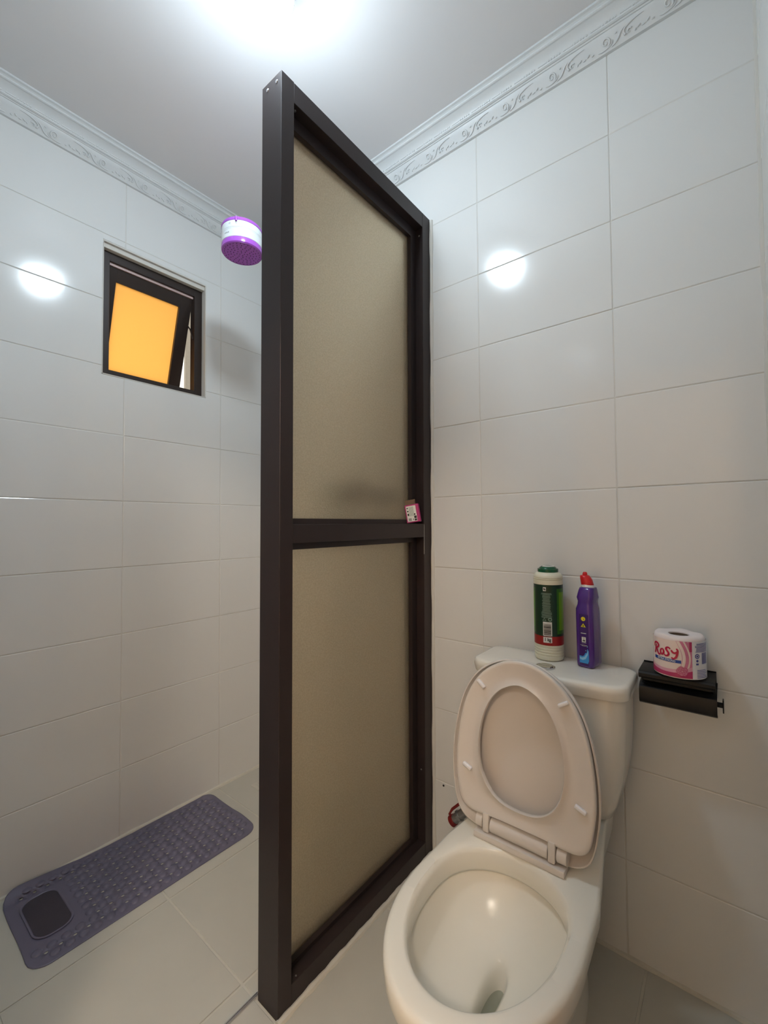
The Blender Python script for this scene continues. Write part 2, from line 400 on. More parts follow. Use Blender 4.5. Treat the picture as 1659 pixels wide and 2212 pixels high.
def cornice(name, origin, run, out, length, flip, start, label):
    run, out = Vector(run), Vector(out); origin = Vector(origin)
    bm = bm_new()
    loft(bm, [[origin + run*s + out*d + Vector((0, 0, z)) for d, z in PROF + [(0, 0)]] for s in [0, length]], cap0=True, cap1=True)
    c = struct(name, bm, 'cornice', label, angle=20)
    # beads and bars of the cove, too small to pick apart: one part
    bm = bm_new(); s = 0.01
    while s < length-0.06:
        for k in range(5):
            p = origin + run*(s+k*0.0078) + out*0.0475 + Vector((0, 0, -0.0365))
            tube(bm, [p, p+run*0.0042], 0.0022, n=6)
        a = origin + run*(s+0.044) + out*0.0475 + Vector((0, 0, -0.0365))
        tube(bm, [a, a+run*0.026], 0.0019, n=6); s += 0.0735
    obj('bead_row', bm, 'cornice', c, kind='stuff')
    # scroll reliefs on the frieze
    a, b = Vector((0, 0, -0.0800)) + out*0.0098, Vector((0, 0, -0.0500)) + out*0.0325
    v = (b-a).normalized(); u = run*(1 if not flip else -1); wv = u.cross(v)
    if wv.dot(out) < 0: wv = -wv
    s = start
    while s < length-0.02:
        o = bpy.data.objects.new('scroll_relief', MOTIF); COL.objects.link(o); o.parent = c
        p = origin + run*s + a
        mm = Matrix((u, v, wv)).transposed().to_4x4(); mm.translation = p; o.matrix_local = mm
        s += 0.147
cornice('trim_4', (XL, 0, HC), (1, 0, 0), (0, -1, 0), XR-XL, False, 0.06, 'white moulded plaster cornice above the toilet wall')
cornice('trim_5', (XL, YF, HC), (0, 1, 0), (1, 0, 0), -YF, True, 0.14, 'white moulded plaster cornice above the window wall')

# ---------------------------------------------------------------- window
win = thing('window_1', 'small amber frosted awning window, tilted open, in the tiled wall', 'window', (XL, WY0, WZ0))
win['kind'] = 'structure'
def wp(bm, x0, x1, y0, y1, z0, z1, bev=0.0): box(bm, x0-XL, x1-XL, y0-WY0, y1-WY0, z0-WZ0, z1-WZ0, bev)
xf = XL-0.030
bm = bm_new()   # white filler strips round the opening
wp(bm, XL-0.03, XL-0.0005, WY0, WY1, WZ1-0.004, WZ1); wp(bm, XL-0.032, XL-0.010, WY0, WY1, WZ1-0.022, WZ1-0.004, 0.001)
wp(bm, XL-0.03, XL+0.0005, WY1-0.003, WY1, WZ0, WZ1)
wp(bm, XL-0.03, XL+0.0005, WY0, WY0+0.002, WZ0, WZ1); wp(bm, XL-0.03, XL+0.0005, WY0, WY1, WZ0, WZ0+0.003)
obj('filler_strip', bm, 'grout', win, smooth=False)
fy0, fy1, fz0, fz1 = WY0+0.002, WY1-0.003, WZ0+0.004, WZ1-0.020
FW = 0.030
bm = bm_new()
for a in ((fy0, fy1, fz1-0.035, fz1), (fy0, fy1, fz0, fz0+0.026)): wp(bm, xf-0.035, xf, a[0], a[1], a[2], a[3], 0.0012)
for a in ((fy0-0.0005, fy0+FW), (fy1-FW-0.004, fy1+0.0005)): wp(bm, xf-0.036, xf+0.0007, a[0], a[1], fz0-0.0005, fz1+0.0005, 0.0012)
frame = obj('frame', bm, 'alu_win', win, smooth=False)
# sash hinged at the top, its foot pushed outwards
sy0, sy1 = fy0+FW+0.003, fy1-FW-0.006
SH = 0.425
sash = bpy.data.objects.new('sash', None); COL.objects.link(sash); COL.objects.unlink(sash)
bm = bm_new(); sw = sy1-sy0
for y0, y1, z0, z1 in ((0, sw, -0.052, 0), (0, sw, -SH, -SH+0.035)): box(bm, -0.022, 0, y0, y1, z0, z1, 0.001)
box(bm, -0.023, 0.0007, -0.0005, 0.030, -SH-0.0005, 0.0005, 0.001); box(bm, -0.023, 0.0007, sw-0.046, sw+0.0005, -SH-0.0005, 0.0005, 0.001)
box(bm, -0.010, 0.004, sw-0.052, sw-0.046, -SH+0.035, -0.052)
tilt = math.radians(17)
sash = obj('sash', bm, 'alu_win', win, loc=(xf-0.016-XL, sy0-WY0, fz1-0.043-WZ0), rot=(0, tilt, 0), smooth=False)
bm = bm_new(); box(bm, -0.013, -0.009, 0.028, sw-0.044, -SH+0.033, -0.050)
obj('pane', bm, 'amber_glass', sash, smooth=False)
bm = bm_new(); wp(bm, xf-0.016, xf-0.0095, fy0+FW, fy1-FW-0.006, fz1-0.0450, fz1-0.0352)
obj('hinge_strip', bm, 'pink_strip', win, smooth=False)
bm = bm_new(); tube(bm, [(xf-0.01-XL, fy1-FW-0.006-WY0, 0.26), (xf-0.03-XL, fy1-FW-0.008-WY0, 0.31), (xf-0.055-XL, fy1-FW-0.012-WY0, 0.34)], 0.003)
obj('stay_arm', bm, 'alu_win', win)
# what shows through the gap: the rendered wall of the neighbouring house
bm = bm_new(); box(bm, -2.63, -2.60, -0.03, 2.2, -1.0, 4.5, 0.004)
box(bm, -2.60, -2.595, -0.03, 2.2, 1.62, 1.66, 0.001)
tag(obj('neighbour_wall', bm, 'outwall', smooth=False), 'grey rendered outside wall seen through the window gap', 'wall')

# ---------------------------------------------------------------- shower partition
PX0, PX1 = -0.922, -0.844
PYF, PYB = -0.676, -0.003
PT = 2.280
part = thing('shower_partition', 'tall dark brown aluminium partition with two bronze frosted panes', 'partition', ((PX0+PX1)/2, (PYF+PYB)/2, 0), (0, math.radians(0.36), 0))
ox, oy = (PX0+PX1)/2, (PYF+PYB)/2
def pp(bm, x0, x1, y0, y1, z0, z1, bev=0.0): box(bm, x0-ox, x1-ox, y0-oy, y1-oy, z0, z1, bev)
ZM0, ZM1 = 1.113, 1.160; ZB = 0.055; ZTR = 2.227
bm = bm_new(); pp(bm, PX0, PX1, PYF, PYF+0.040, 0.0, PT, 0.0008); obj('post', bm, 'alu', part, smooth=False)
bm = bm_new(); pp(bm, PX0, PX1, PYB-0.048, PYB, 0.0, PT-0.001, 0.0008); obj('post', bm, 'alu', part, smooth=False)
for z0, z1, nm in ((ZTR, PT-0.0005, 'top_rail'), (ZM0, ZM1, 'middle_rail'), (0.0, ZB, 'bottom_rail')):
    bm = bm_new(); pp(bm, PX0+0.0005, PX1-0.0005, PYF+0.040, PYB-0.048, z0, z1, 0.0008); obj(nm, bm, 'alu', part, smooth=False)
gy0, gy1 = PYF+0.040, PYB-0.048
for z0, z1, bt, bb in ((ZM1, ZTR, 0.034, 0.015), (ZB, ZM0, 0.018, 0.012)):
    for xa, xb in ((-0.889, -0.875), (-0.913, -0.898)):
        bm = bm_new()
        pp(bm, xa, xb, gy0, gy1, z1-bt, z1); pp(bm, xa, xb, gy0, gy1, z0, z0+bb)
        pp(bm, xa, xb, gy0, gy0+0.012, z0+bb, z1-bt); pp(bm, xa, xb, gy1-0.030, gy1, z0+bb, z1-bt)
        obj('glazing_bead', bm, 'alu', part, smooth=False)
    bm = bm_new(); pp(bm, -0.896, -0.891, gy0+0.002, gy1-0.002, z0+0.003, z1-0.003)
    obj('glass_pane', bm, 'bronze_glass', part, smooth=False)
def screw(name, p, nrm, r, parent, material='steel'):
    p, nrm = Vector(p), Vector(nrm); bm = bm_new()
    cyl(bm, p-nrm*0.001, p+nrm*0.0012, r, r*0.75, 16); cyl(bm, p+nrm*0.0012, p+nrm*0.0016, r*0.4, r*0.4, 6)
    return obj(name, bm, material, parent)
for dx, z in ((-0.863, 2.262), (-0.900, 2.263)): screw('screw', (dx-ox, PYF-oy, z), (0, -1, 0), 0.0048, part)
screw('screw', (-0.860-ox, PYF+0.055-oy, ZTR), (0, 0, -1), 0.004, part, 'valve_grey')
screw('screw', (-0.859-ox, gy1-oy, 2.20), (0, -1, 0), 0.004, part, 'valve_grey')
screw('screw', (-0.860-ox, gy1-oy, 0.30), (0, -1, 0), 0.003, part, 'valve_grey')
for dx, y in ((-0.862, PYF+0.050), (-0.852, PYF+0.060)): screw('screw', (dx-ox, y-oy, ZB), (0, 0, 1), 0.0025, part, 'valve_grey')
bm = bm_new(); pp(bm, PX1, PX1+0.0012, PYB-0.049, PYB-0.0475, ZM0-0.06, ZM1-0.002); obj('bracket_edge', bm, 'steel', part, smooth=False)

# metal floor strip in front of the post, and the drain grate
bm = bm_new(); box(bm, -0.938, -0.930, YF+0.02, -0.668, 0.0, 0.006, 0.001); box(bm, -0.935, -0.933, YF+0.02, -0.668, 0.006, 0.008, 0.0005)
tag(obj('threshold_strip', bm, 'steel', smooth=False), 'thin chrome threshold strip on the floor before the partition post', 'floor strip')
dr = thing('floor_drain', 'square pale drain cover on the shower floor behind the post', 'drain', (-1.63, -0.125, 0))
bm = bm_new(); box(bm, -0.055, 0.055, -0.055, 0.055, 0.0, 0.003, 0.001); obj('frame', bm, 'floor_grout', dr, smooth=False)
bm = bm_new()
for k in range(7): box(bm, -0.044, 0.044, -0.041+k*0.0125, -0.034+k*0.0125, 0.003, 0.0045, 0.0005)
obj('grate', bm, 'floor_tile', dr, smooth=False)

# ---------------------------------------------------------------- lamps
lamp = thing('ceiling_lamp', 'glowing white globe lamp on the ceiling above the partition', 'lamp', (-0.840, -0.718, HC))
R = 0.070; ZC = -0.115
bm = bm_new(); lathe(bm, [(0.050, -0.001), (0.054, -0.004), (0.054, -0.020), (0.046, -0.024), (0.046, -0.042), (0.058, -0.062), (R*math.sin(1.64)+0.0012, ZC-R*math.cos(1.64)), (R*math.sin(1.64)-0.002, ZC-R*math.cos(1.64)-0.001)], 48)
obj('lamp_base', bm, 'white_pl', lamp)
bm = bm_new(); lathe(bm, [(0.001, ZC-R)] + [(R*math.sin(a), ZC-R*math.cos(a)) for a in [1.64*k/20 for k in range(1, 21)]], 48)
obj('globe', bm, 'globe', lamp)

# ---------------------------------------------------------------- shower head
SHX, SHY, SHZ, SR = -1.343, -0.452, 2.137, 0.0705
sh = thing('shower_head', 'round purple and white electric shower head above the bath mat', 'shower head', (SHX, SHY, SHZ))
bm = bm_new(); lathe(bm, [(SR*0.965, 0.0), (SR, 0.003), (SR, 0.018), (SR*0.995, 0.0195)], 64); obj('lower_ring', bm, 'purple', sh)
bm = bm_new(); lathe(bm, [(SR*0.93, 0.0005), (SR*0.96, -0.0008), (SR*0.96, 0.0006)], 64); pl = obj('spray_plate', bm, 'purple_face', sh)
bm = bm_new()
for r, n in ((0.060, 30), (0.049, 20), (0.039, 18), (0.029, 12), (0.018, 8), (0.008, 4)):
    for k in range(n):
        a = 2*PI*k/n + r*90; cyl(bm, (r*math.cos(a), r*math.sin(a), -0.0016), (r*math.cos(a), r*math.sin(a), 0), 0.0012, n=6)
obj('nozzles', bm, 'hole', pl, kind='stuff')
bm = bm_new(); lathe(bm, [(SR*0.99, 0.0195), (SR*1.005, 0.021), (SR*1.005, 0.046), (SR*1.0, 0.0465), (SR*1.0, 0.0475), (SR*1.005, 0.048), (SR*1.0, 0.075), (SR*0.99, 0.077)], 64)
body = obj('white_body', bm, 'white_pl', sh)
bm = bm_new()
th = math.atan2(-1.321-SHY, 0-SHX)      # towards the viewer
for da in (-0.62, -0.28): wrap_disc(bm, SR*1.003, th+da, 0.066, 0.003, 0.0004, r_in=0.0022)
for k, da in enumerate((-0.95, -0.90, -0.84, -0.80, -0.74, -0.70)): wrap_patch(bm, SR*1.004, th+da, th+da+0.035, 0.034, 0.036+0.002*(k % 2))
wrap_patch(bm, SR*1.004, th-1.0, th+1.2, 0.0525, 0.0530)
obj('print', bm, 'grey_pl', body)
bm = bm_new(); lathe(bm, [(SR*0.99, 0.076), (SR*1.01, 0.077), (SR*1.01, 0.084), (SR*0.97, 0.089), (SR*0.5, 0.094), (0.02, 0.096)], 64); obj('upper_ring', bm, 'purple', sh)
bm = bm_new(); a = th-0.28; cyl(bm, (SR*1.02*math.cos(a), SR*1.02*math.sin(a), 0.071), (SR*1.02*math.cos(a), SR*1.02*math.sin(a), 0.086), 0.0035, 0.004, 12); obj('selector_knob', bm, 'purple', sh)
bm = bm_new()
tube(bm, [(0, SR-0.012, 0.055), (0, SR+0.05, 0.055), (0, 0.25, 0.055), (0, -SHY-0.004, 0.055)], 0.0105, n=14)
obj('supply_pipe', bm, 'white_pl', sh)
bm = bm_new(); cyl(bm, (0, -SHY-0.008, 0.055), (0, -SHY-0.0005, 0.055), 0.028, 0.030, 28); obj('wall_flange', bm, 'white_pl', sh)

# ---------------------------------------------------------------- soap shelf behind the upper pane
ss = thing('soap_shelf', 'dark shelf on the back wall, blurred behind the upper frosted pane', 'shelf', (-1.09, 0, 1.240))
bm = bm_new(); box(bm, -0.10, 0.10, -0.150, -0.0005, 0.0, 0.012, 0.004); box(bm, -0.10, 0.10, -0.153, -0.148, 0.0, 0.030, 0.002); obj('tray', bm, 'shelf', ss)
bm = bm_new(); box(bm, -0.09, 0.09, -0.006, -0.0006, 0.0, 0.055, 0.002); obj('back_plate', bm, 'shelf', ss)
bm = bm_new(); bmesh.ops.create_icosphere(bm, subdivisions=3, radius=1)
for v in bm.verts: v.co = Vector((v.co.x*0.060, v.co.y*0.040, v.co.z*0.042*(1+0.15*math.sin(v.co.x*7)) + 0.0425))
tag(obj('bath_sponge', bm, 'sponge_dark', loc=(-1.12, -0.100, 1.2525)), 'dark purple sponge on the shelf, blurred behind the frosted pane', 'sponge')
bm = bm_new(); box(bm, -0.030, 0.030, -0.036, 0.035, 0, 0.11, 0.012, 3)
gs = thing('green_scrubber', 'small green scrubber hanging left of the dark shelf, blurred by the pane', 'scrubber', (-1.29, -0.037, 1.215))
obj('pad', bm, 'sponge_green', gs)
bm = bm_new(); tube(bm, [(0, 0, 0.095), (0.004, 0.02, 0.13), (0, 0.0368, 0.14)], 0.002); obj('cord', bm, 'sponge_green', gs)

# ---------------------------------------------------------------- toilet
TX = -0.388
toilet = thing('toilet', 'cream two-piece toilet with its beige seat and lid raised', 'toilet', (TX, -0.40, 0))
TY = -0.40; RZ = 0.397
Y0 = lambda ycam: ycam-1.321-TY      # camera-frame y to local y
NA = 144
CY = Y0(0.80)
def ray_outline(half, ya, yb, n=400):
    """half(y)-> half width; returns polygon radius by angle about (0, CY)"""
    pts = []
    ys = [ya+(yb-ya)*(0.5-0.5*math.cos(PI*k/n)) for k in range(n+1)]
    pts = [(half(y), y) for y in ys] + [(-half(y), y) for y in ys[::-1]]
    out = []
    for k in range(NA):
        a = 2*PI*k/NA; d = Vector((math.cos(a), math.sin(a))); best = None
        for i in range(len(pts)):
            p, q = Vector(pts[i]), Vector(pts[(i+1) % len(pts)]); p = p-Vector((0, CY)); q = q-Vector((0, CY)); e = q-p
            den = d.x*e.y - d.y*e.x
            if abs(den) < 1e-12: continue
            t = (p.x*e.y - p.y*e.x)/den; s = (p.x*d.y - p.y*d.x)/den
            if t > 0 and -1e-6 <= s <= 1+1e-6: best = t if best is None else max(best, t)
        out.append(best if best else 0.1)
    return out
def sm(t): t = max(0, min(1, t)); return t*t*(3-2*t)
def half_outer(y):
    yf, yw = Y0(0.556), Y0(0.815)
    if y < yw:
        t = (yw-y)/(yw-yf); return 0.176*max(0, 1-t**2.15)**0.5
    if y < Y0(0.95): return 0.176-0.004*(y-yw)/(Y0(0.95)-yw)
    return 0.172-0.036*((y-Y0(0.95))/(Y0(1.20)-Y0(0.95)))**0.9 if y < Y0(1.20) else 0.136
R_out = ray_outline(half_outer, Y0(0.556), Y0(1.296))
def half_open(y):
    a, c, b = Y0(0.606), Y0(0.82), Y0(0.968)
    if y < c: return 0.139*max(0, 1-((c-y)/(c-a))**2.2)**0.5
    return 0.139*max(0, 1-((y-c)/(b-c))**2.5)**0.5
R_in = ray_outline(half_open, Y0(0.606), Y0(0.968))
def deck(y): return 0.030*sm((y-Y0(1.02))/(Y0(1.11)-Y0(1.02)))
def ring(R, z, scale=1.0, add=0.0, sy=1.0, dy=0.0, lift=False, mixr=None, mx=0):
    out = []
    for k in range(NA):
        a = 2*PI*k/NA; r = R[k]
        if mixr is not None: r = r*(1-mx)+mixr[k]*mx
        r = r*scale+add; x, y = r*math.cos(a), CY+dy+r*math.sin(a)*sy
        out.append((x, y, z + (deck(y) if lift else 0)))
    return out
def foot_r(hw, y0, y1, p=2.6):
    cy = (y0+y1)/2; hl = (y1-y0)/2; out = []
    for k in range(NA):
        a = 2*PI*k/NA
        out.append((hw*abs(math.cos(a))**(2/p)*(1 if math.cos(a) >= 0 else -1), cy+hl*abs(math.sin(a))**(2/p)*(1 if math.sin(a) >= 0 else -1)))
    return out
rings = []
foot = foot_r(0.108, Y0(0.70), Y0(1.26)); mid = foot_r(0.100, Y0(0.72), Y0(1.27))
rings.append([(x, y, 0.0) for x, y in foot]); rings.append([(x, y, 0.012) for x, y in foot])
rings.append([(x*0.97, y, 0.03) for x, y in foot]); rings.append([(x, y, 0.12) for x, y in mid])
def blend(z, t, s=1.0):
    o = ring(R_out, z, s); return [((1-t)*mx_+t*p[0], (1-t)*my_+t*p[1], z) for (mx_, my_), p in zip(mid, o)]
for z, t, s in ((0.18, 0.20, .97), (0.235, 0.50, .965), (0.28, 0.76, .965), (0.32, 0.92, .968), (0.345, 0.985, .98)): rings.append(blend(z, t, s))
rings.append(ring(R_out, RZ-0.040, 0.992, lift=True)); rings.append(ring(R_out, RZ-0.020, 1.0, lift=True))
rings.append(ring(R_out, RZ-0.009, 0.998, lift=True)); rings.append(ring(R_out, RZ-0.003, 1.0, -0.004, lift=True)); rings.append(ring(R_out, RZ, 1.0, -0.011, lift=True))
rings.append(ring(R_out, RZ+0.0005, 1.0, -0.011, lift=True, mixr=R_in, mx=0.55)); rings.append(ring(R_in, RZ, 1.0, 0.006))
rings.append(ring(R_in, RZ-0.003, 1.0, 0.001)); rings.append(ring(R_in, RZ-0.012, 1.0, -0.0025)); rings.append(ring(R_in, RZ-0.045, 1.0, -0.003)); rings.append(ring(R_in, RZ-0.052, 1.0, 0.000))
rings.append(ring(R_in, RZ-0.056, 1.0, 0.010)); rings.append(ring(R_in, RZ-0.062, 1.0, 0.006))
for z, s, sy, dy in ((-0.085, 0.965, 1, 0.0), (-0.112, 0.87, 1, -0.004), (-0.136, 0.70, 1, -0.006), (-0.152, 0.50, 1.1, -0.004), (-0.159, 0.32, 1.4, 0.003), (-0.164, 0.190, 2.1, 0.008), (-0.172, 0.140, 2.6, 0.010), (-0.200, 0.120, 2.6, 0.010), (-0.240, 0.10, 2.4, 0.010)):
    rings.append(ring(R_in, RZ+z, s, sy=sy, dy=dy))
bm = bm_new(); loft(bm, rings, cap0=True, cap1=True)
bowl = obj('bowl', bm, 'ceramic', toilet, angle=60)
bm = bm_new(); loft(bm, [[(p[0], p[1], RZ-0.205+dz) for p in ring(R_in, 0, 0.118, sy=2.6, dy=0.010)] for dz in (0, 0.0003)], cap0=True, cap1=True); obj('water', bm, 'water', bowl)
# tank
def rrect(hx, y0, y1, r, z, n=8, bow=0.0, cx=0.0):
    """rounded rectangle, front edge (y0) bowed outwards by bow"""
    pts = []
    for (sx, yy, a0) in ((1, y1, 0), (-1, y1, PI/2), (-1, y0, PI), (1, y0, 3*PI/2)):
        cxx = sx*(hx-r); cyy = yy-r if yy == y1 else yy+r
        for k in range(n+1):
            a = a0+PI/2*k/n; pts.append([cxx+r*math.cos(a), cyy+r*math.sin(a)])
        if yy == y0 and sx == -1:
            for k in range(1, 16): pts.append([-(hx-r)+2*(hx-r)*k/16, y0])
    out = []
    for x, y in pts:
        f = max(0, 1-(x/hx)**2)
        if y < (y0+y1)/2: y -= bow*f*((y1-y)/(y1-y0))
        out.append((x+cx, y, z))
    return out
ty1 = Y0(1.300); bm = bm_new()
tank_r = []
for z, hx, y0, r in ((0.430, 0.138, 1.175, 0.03), (0.436, 0.150, 1.160, 0.03), (0.470, 0.162, 1.150, 0.03), (0.520, 0.174, 1.143, 0.032), (0.580, 0.183, 1.139, 0.034), (0.66, 0.187, 1.137, 0.034), (0.742, 0.189, 1.136, 0.034)):
    tank_r.append(rrect(hx, Y0(y0), ty1, r, z, bow=0.018))
loft(bm, tank_r, cap0=True, cap1=True); obj('tank', bm, 'tank_ceramic', toilet, angle=50)
bm = bm_new()
LZ = 0.737
loft(bm, [rrect(hx, Y0(y0), ty1+dy, r, z, bow=bw) for z, hx, y0, dy, r, bw in
          ((LZ, 0.193, 1.134, 0.0, 0.03, 0.018), (LZ+0.002, 0.197, 1.130, 0.002, 0.032, 0.019), (LZ+0.020, 0.200, 1.126, 0.003, 0.034, 0.020),
           (LZ+0.031, 0.199, 1.127, 0.002, 0.034, 0.020), (LZ+0.0355, 0.195, 1.131, -0.001, 0.033, 0.0195), (LZ+0.0372, 0.188, 1.138, -0.008, 0.031, 0.018),
           (LZ+0.0385, 0.150, 1.170, -0.03, 0.025, 0.01), (LZ+0.039, 0.08, 1.20, -0.05, 0.02, 0.0))], cap0=True, cap1=True)
lid_t = obj('tank_lid', bm, 'tank_ceramic', toilet, angle=50)
bm = bm_new(); lathe(bm, [(0.0255, 0.0), (0.0255, 0.0025), (0.023, 0.0038), (0.0215, 0.0025), (0.0215, 0.001)], 40); fb = obj('flush_button', bm, 'chrome', toilet, loc=(0, Y0(1.165), LZ+0.0385))
for s in (-1, 1):
    bm = bm_new(); n = 24
    pts = [(0.0195*math.cos(a), 0.0195*math.sin(a)) for a in [PI*k/n for k in range(n+1)]]
    f = [bm.verts.new((x*1.0, s*(y+0.0008), 0.0005)) for x, y in pts]; g = [bm.verts.new((x*0.93, s*(y*0.93+0.0014), 0.0052)) for x, y in pts]
    for k in range(n+1): bm.faces.new((f[k], f[(k+1) % (n+1)], g[(k+1) % (n+1)], g[k]))
    bm.faces.new(g); obj('push_key', bm, 'chrome', fb)
# raised seat and lid; local frame: u across, v up, w towards the viewer
lean = math.radians(4)
HX, HY, HZ = -0.010, Y0(1.000), 0.402
def frame_pt(u, v, w_): return Vector((HX+u, HY + v*math.sin(lean) - w_*math.cos(lean), HZ + v*math.cos(lean) + w_*math.sin(lean)))
def interp(tab, v):
    for (a, x), (b, y) in zip(tab, tab[1:]):
        if a <= v <= b:
            t = (v-a)/(b-a) if b > a else 0; return x+(y-x)*t
    return tab[-1][1]
def outline(tab, n=160, c=(0, 0.2)):
    """closed outline from half-width table, resampled by angle about c"""
    poly = [Vector((x, v)) for v, x in tab] + [Vector((-x, v)) for v, x in tab[::-1]]
    # smooth the polygon by Chaikin
    for _ in range(3):
        q = []
        for i in range(len(poly)):
            a, b = poly[i], poly[(i+1) % len(poly)]
            if (a-b).length < 1e-6: continue
            q += [a*0.75+b*0.25, a*0.25+b*0.75]
        poly = q
    C = Vector(c); out = []
    for k in range(n):
        a = 2*PI*k/n; d = Vector((math.cos(a), math.sin(a))); best = 0.01
        for i in range(len(poly)):
            p, q = poly[i]-C, poly[(i+1) % len(poly)]-C; e = q-p; den = d.x*e.y-d.y*e.x
            if abs(den) < 1e-12: continue
            t = (p.x*e.y-p.y*e.x)/den; s = (p.x*d.y-p.y*d.x)/den
            if t > 0 and -1e-6 <= s <= 1+1e-6: best = max(best, t)
        out.append(C+d*best)
    return out
def shrink(o, d, c=(0, 0.2)):
    C = Vector(c); return [C+(p-C)*max(0.0, 1-d/(p-C).length) for p in o]
LID = [(0.003, 0.085), (0.004, 0.108), (0.012, 0.138), (0.030, 0.155), (0.055, 0.164), (0.095, 0.171), (0.14, 0.1755), (0.19, 0.174), (0.24, 0.168), (0.30, 0.154), (0.345, 0.135), (0.385, 0.105), (0.412, 0.065), (0.425, 0.025)]
SEAT = [(0.050, 0.06), (0.046, 0.085), (0.045, 0.12), (0.052, 0.142), (0.070, 0.154), (0.10, 0.1595), (0.145, 0.165), (0.19, 0.164), (0.25, 0.157), (0.30, 0.146), (0.345, 0.127), (0.385, 0.098), (0.412, 0.060), (0.426, 0.022)]
HOLE = [(0.084, 0.012), (0.088, 0.038), (0.100, 0.062), (0.122, 0.082), (0.155, 0.097), (0.20, 0.1025), (0.245, 0.099), (0.285, 0.089), (0.32, 0.073), (0.348, 0.050), (0.364, 0.022), (0.368, 0.006)]
LO, SO, HO = outline(LID), outline(SEAT), outline(HOLE, c=(0, 0.2))
LO = [Vector((p.x*1.018-0.0030, p.y)) for p in LO]; SO = [p+Vector((0.0045, 0)) for p in SO]; HO = [p+Vector((0.002, 0)) for p in HO]
def R3(o, w_): return [frame_pt(p.x, p.y, w_) for p in o]
bm = bm_new()
loft(bm, [R3(shrink(LO, 0.11), -0.030), R3(shrink(LO, 0.05), -0.0275), R3(shrink(LO, 0.02), -0.022), R3(shrink(LO, 0.006), -0.014), R3(shrink(LO, 0.001), -0.004), R3(LO, 0.003), R3(shrink(LO, 0.0015), 0.006),
          R3(shrink(LO, 0.004), 0.0062), R3(shrink(LO, 0.0055), 0.004), R3(shrink(LO, 0.008), -0.006), R3(shrink(LO, 0.03), -0.014), R3(shrink(LO, 0.07), -0.019), R3(shrink(LO, 0.12), -0.020)], cap0=True, cap1=True)
lid = obj('lid', bm, 'seat', toilet, angle=60)
def mixo(a, b, t): return [p*(1-t)+q*t for p, q in zip(a, b)]
bm = bm_new()
sr = [R3(HO, 0.012), R3(HO, 0.020), R3(mixo(HO, SO, 0.02), 0.0232), R3(mixo(HO, SO, 0.045), 0.0230), R3(mixo(HO, SO, 0.085), 0.0195), R3(mixo(HO, SO, 0.35), 0.0185), R3(mixo(HO, SO, 0.65), 0.0212), R3(mixo(HO, SO, 0.86), 0.0245),
      R3(mixo(HO, SO, 0.96), 0.0250), R3(mixo(HO, SO, 0.99), 0.0230), R3(SO, 0.018), R3(shrink(SO, 0.001), 0.010), R3(mixo(HO, SO, 0.93), 0.0085), R3(mixo(HO, SO, 0.5), 0.0072), R3(mixo(HO, SO, 0.08), 0.0085)]
loft(bm, sr + [sr[0]]); bmesh.ops.remove_doubles(bm, verts=bm.verts, dist=1e-6)
seat = obj('seat', bm, 'seat', toilet, angle=60)
for u, v, rot in ((-0.094, 0.354, -0.75), (0.104, 0.353, 0.55), (-0.128, 0.146, -0.35), (0.139, 0.144, -0.38)):
    bm = bm_new(); box(bm, -0.0125, 0.0125, -0.0042, 0.0042, -0.004, 0.0055, 0.0025, 3)
    mm = Matrix((Vector((math.cos(rot), math.sin(rot), 0)), Vector((-math.sin(rot), math.cos(rot), 0)), Vector((0, 0, 1)))).transposed()
    for vv in bm.verts:
        q = mm @ vv.co; vv.co = frame_pt(u+q.x, v+q.y, 0.0245+q.z)
    obj('bumper', bm, 'bumper', seat)['label'] = 'white rubber bumper'
def fbox(name, u0, u1, v0, v1, w0, w1, bev=0.002, mtl='seat'):
    bm = bm_new(); box(bm, u0, u1, v0, v1, w0, w1, bev, 2)
    for vv in bm.verts: vv.co = frame_pt(*vv.co)
    return obj(name, bm, mtl, toilet)
def fcyl(name, u0, u1, v, w_, r, mtl='seat'):
    bm = bm_new(); cyl(bm, (u0, v, w_), (u1, v, w_), r, n=28)
    bmesh.ops.bevel(bm, geom=[e for e in bm.edges if len(e.link_faces) == 2 and e.calc_face_angle() > 1], offset=0.001, segments=2, affect='EDGES')
    for vv in bm.verts: vv.co = frame_pt(*vv.co)
    return obj(name, bm, mtl, toilet)
fbox('hinge_bar', -0.104, 0.108, -0.006, 0.008, -0.004, 0.034, 0.002)
fcyl('hinge_block', -0.066, 0.070, 0.026, 0.010, 0.0185)
fbox('hinge_lug', -0.084, -0.068, 0.010, 0.054, 0.000, 0.028, 0.003); fbox('hinge_lug', 0.071, 0.087, 0.010, 0.054, 0.000, 0.028, 0.003)
fcyl('hinge_knuckle', -0.103, -0.086, 0.028, 0.010, 0.0175); fcyl('hinge_knuckle', 0.089, 0.110, 0.028, 0.010, 0.0175)

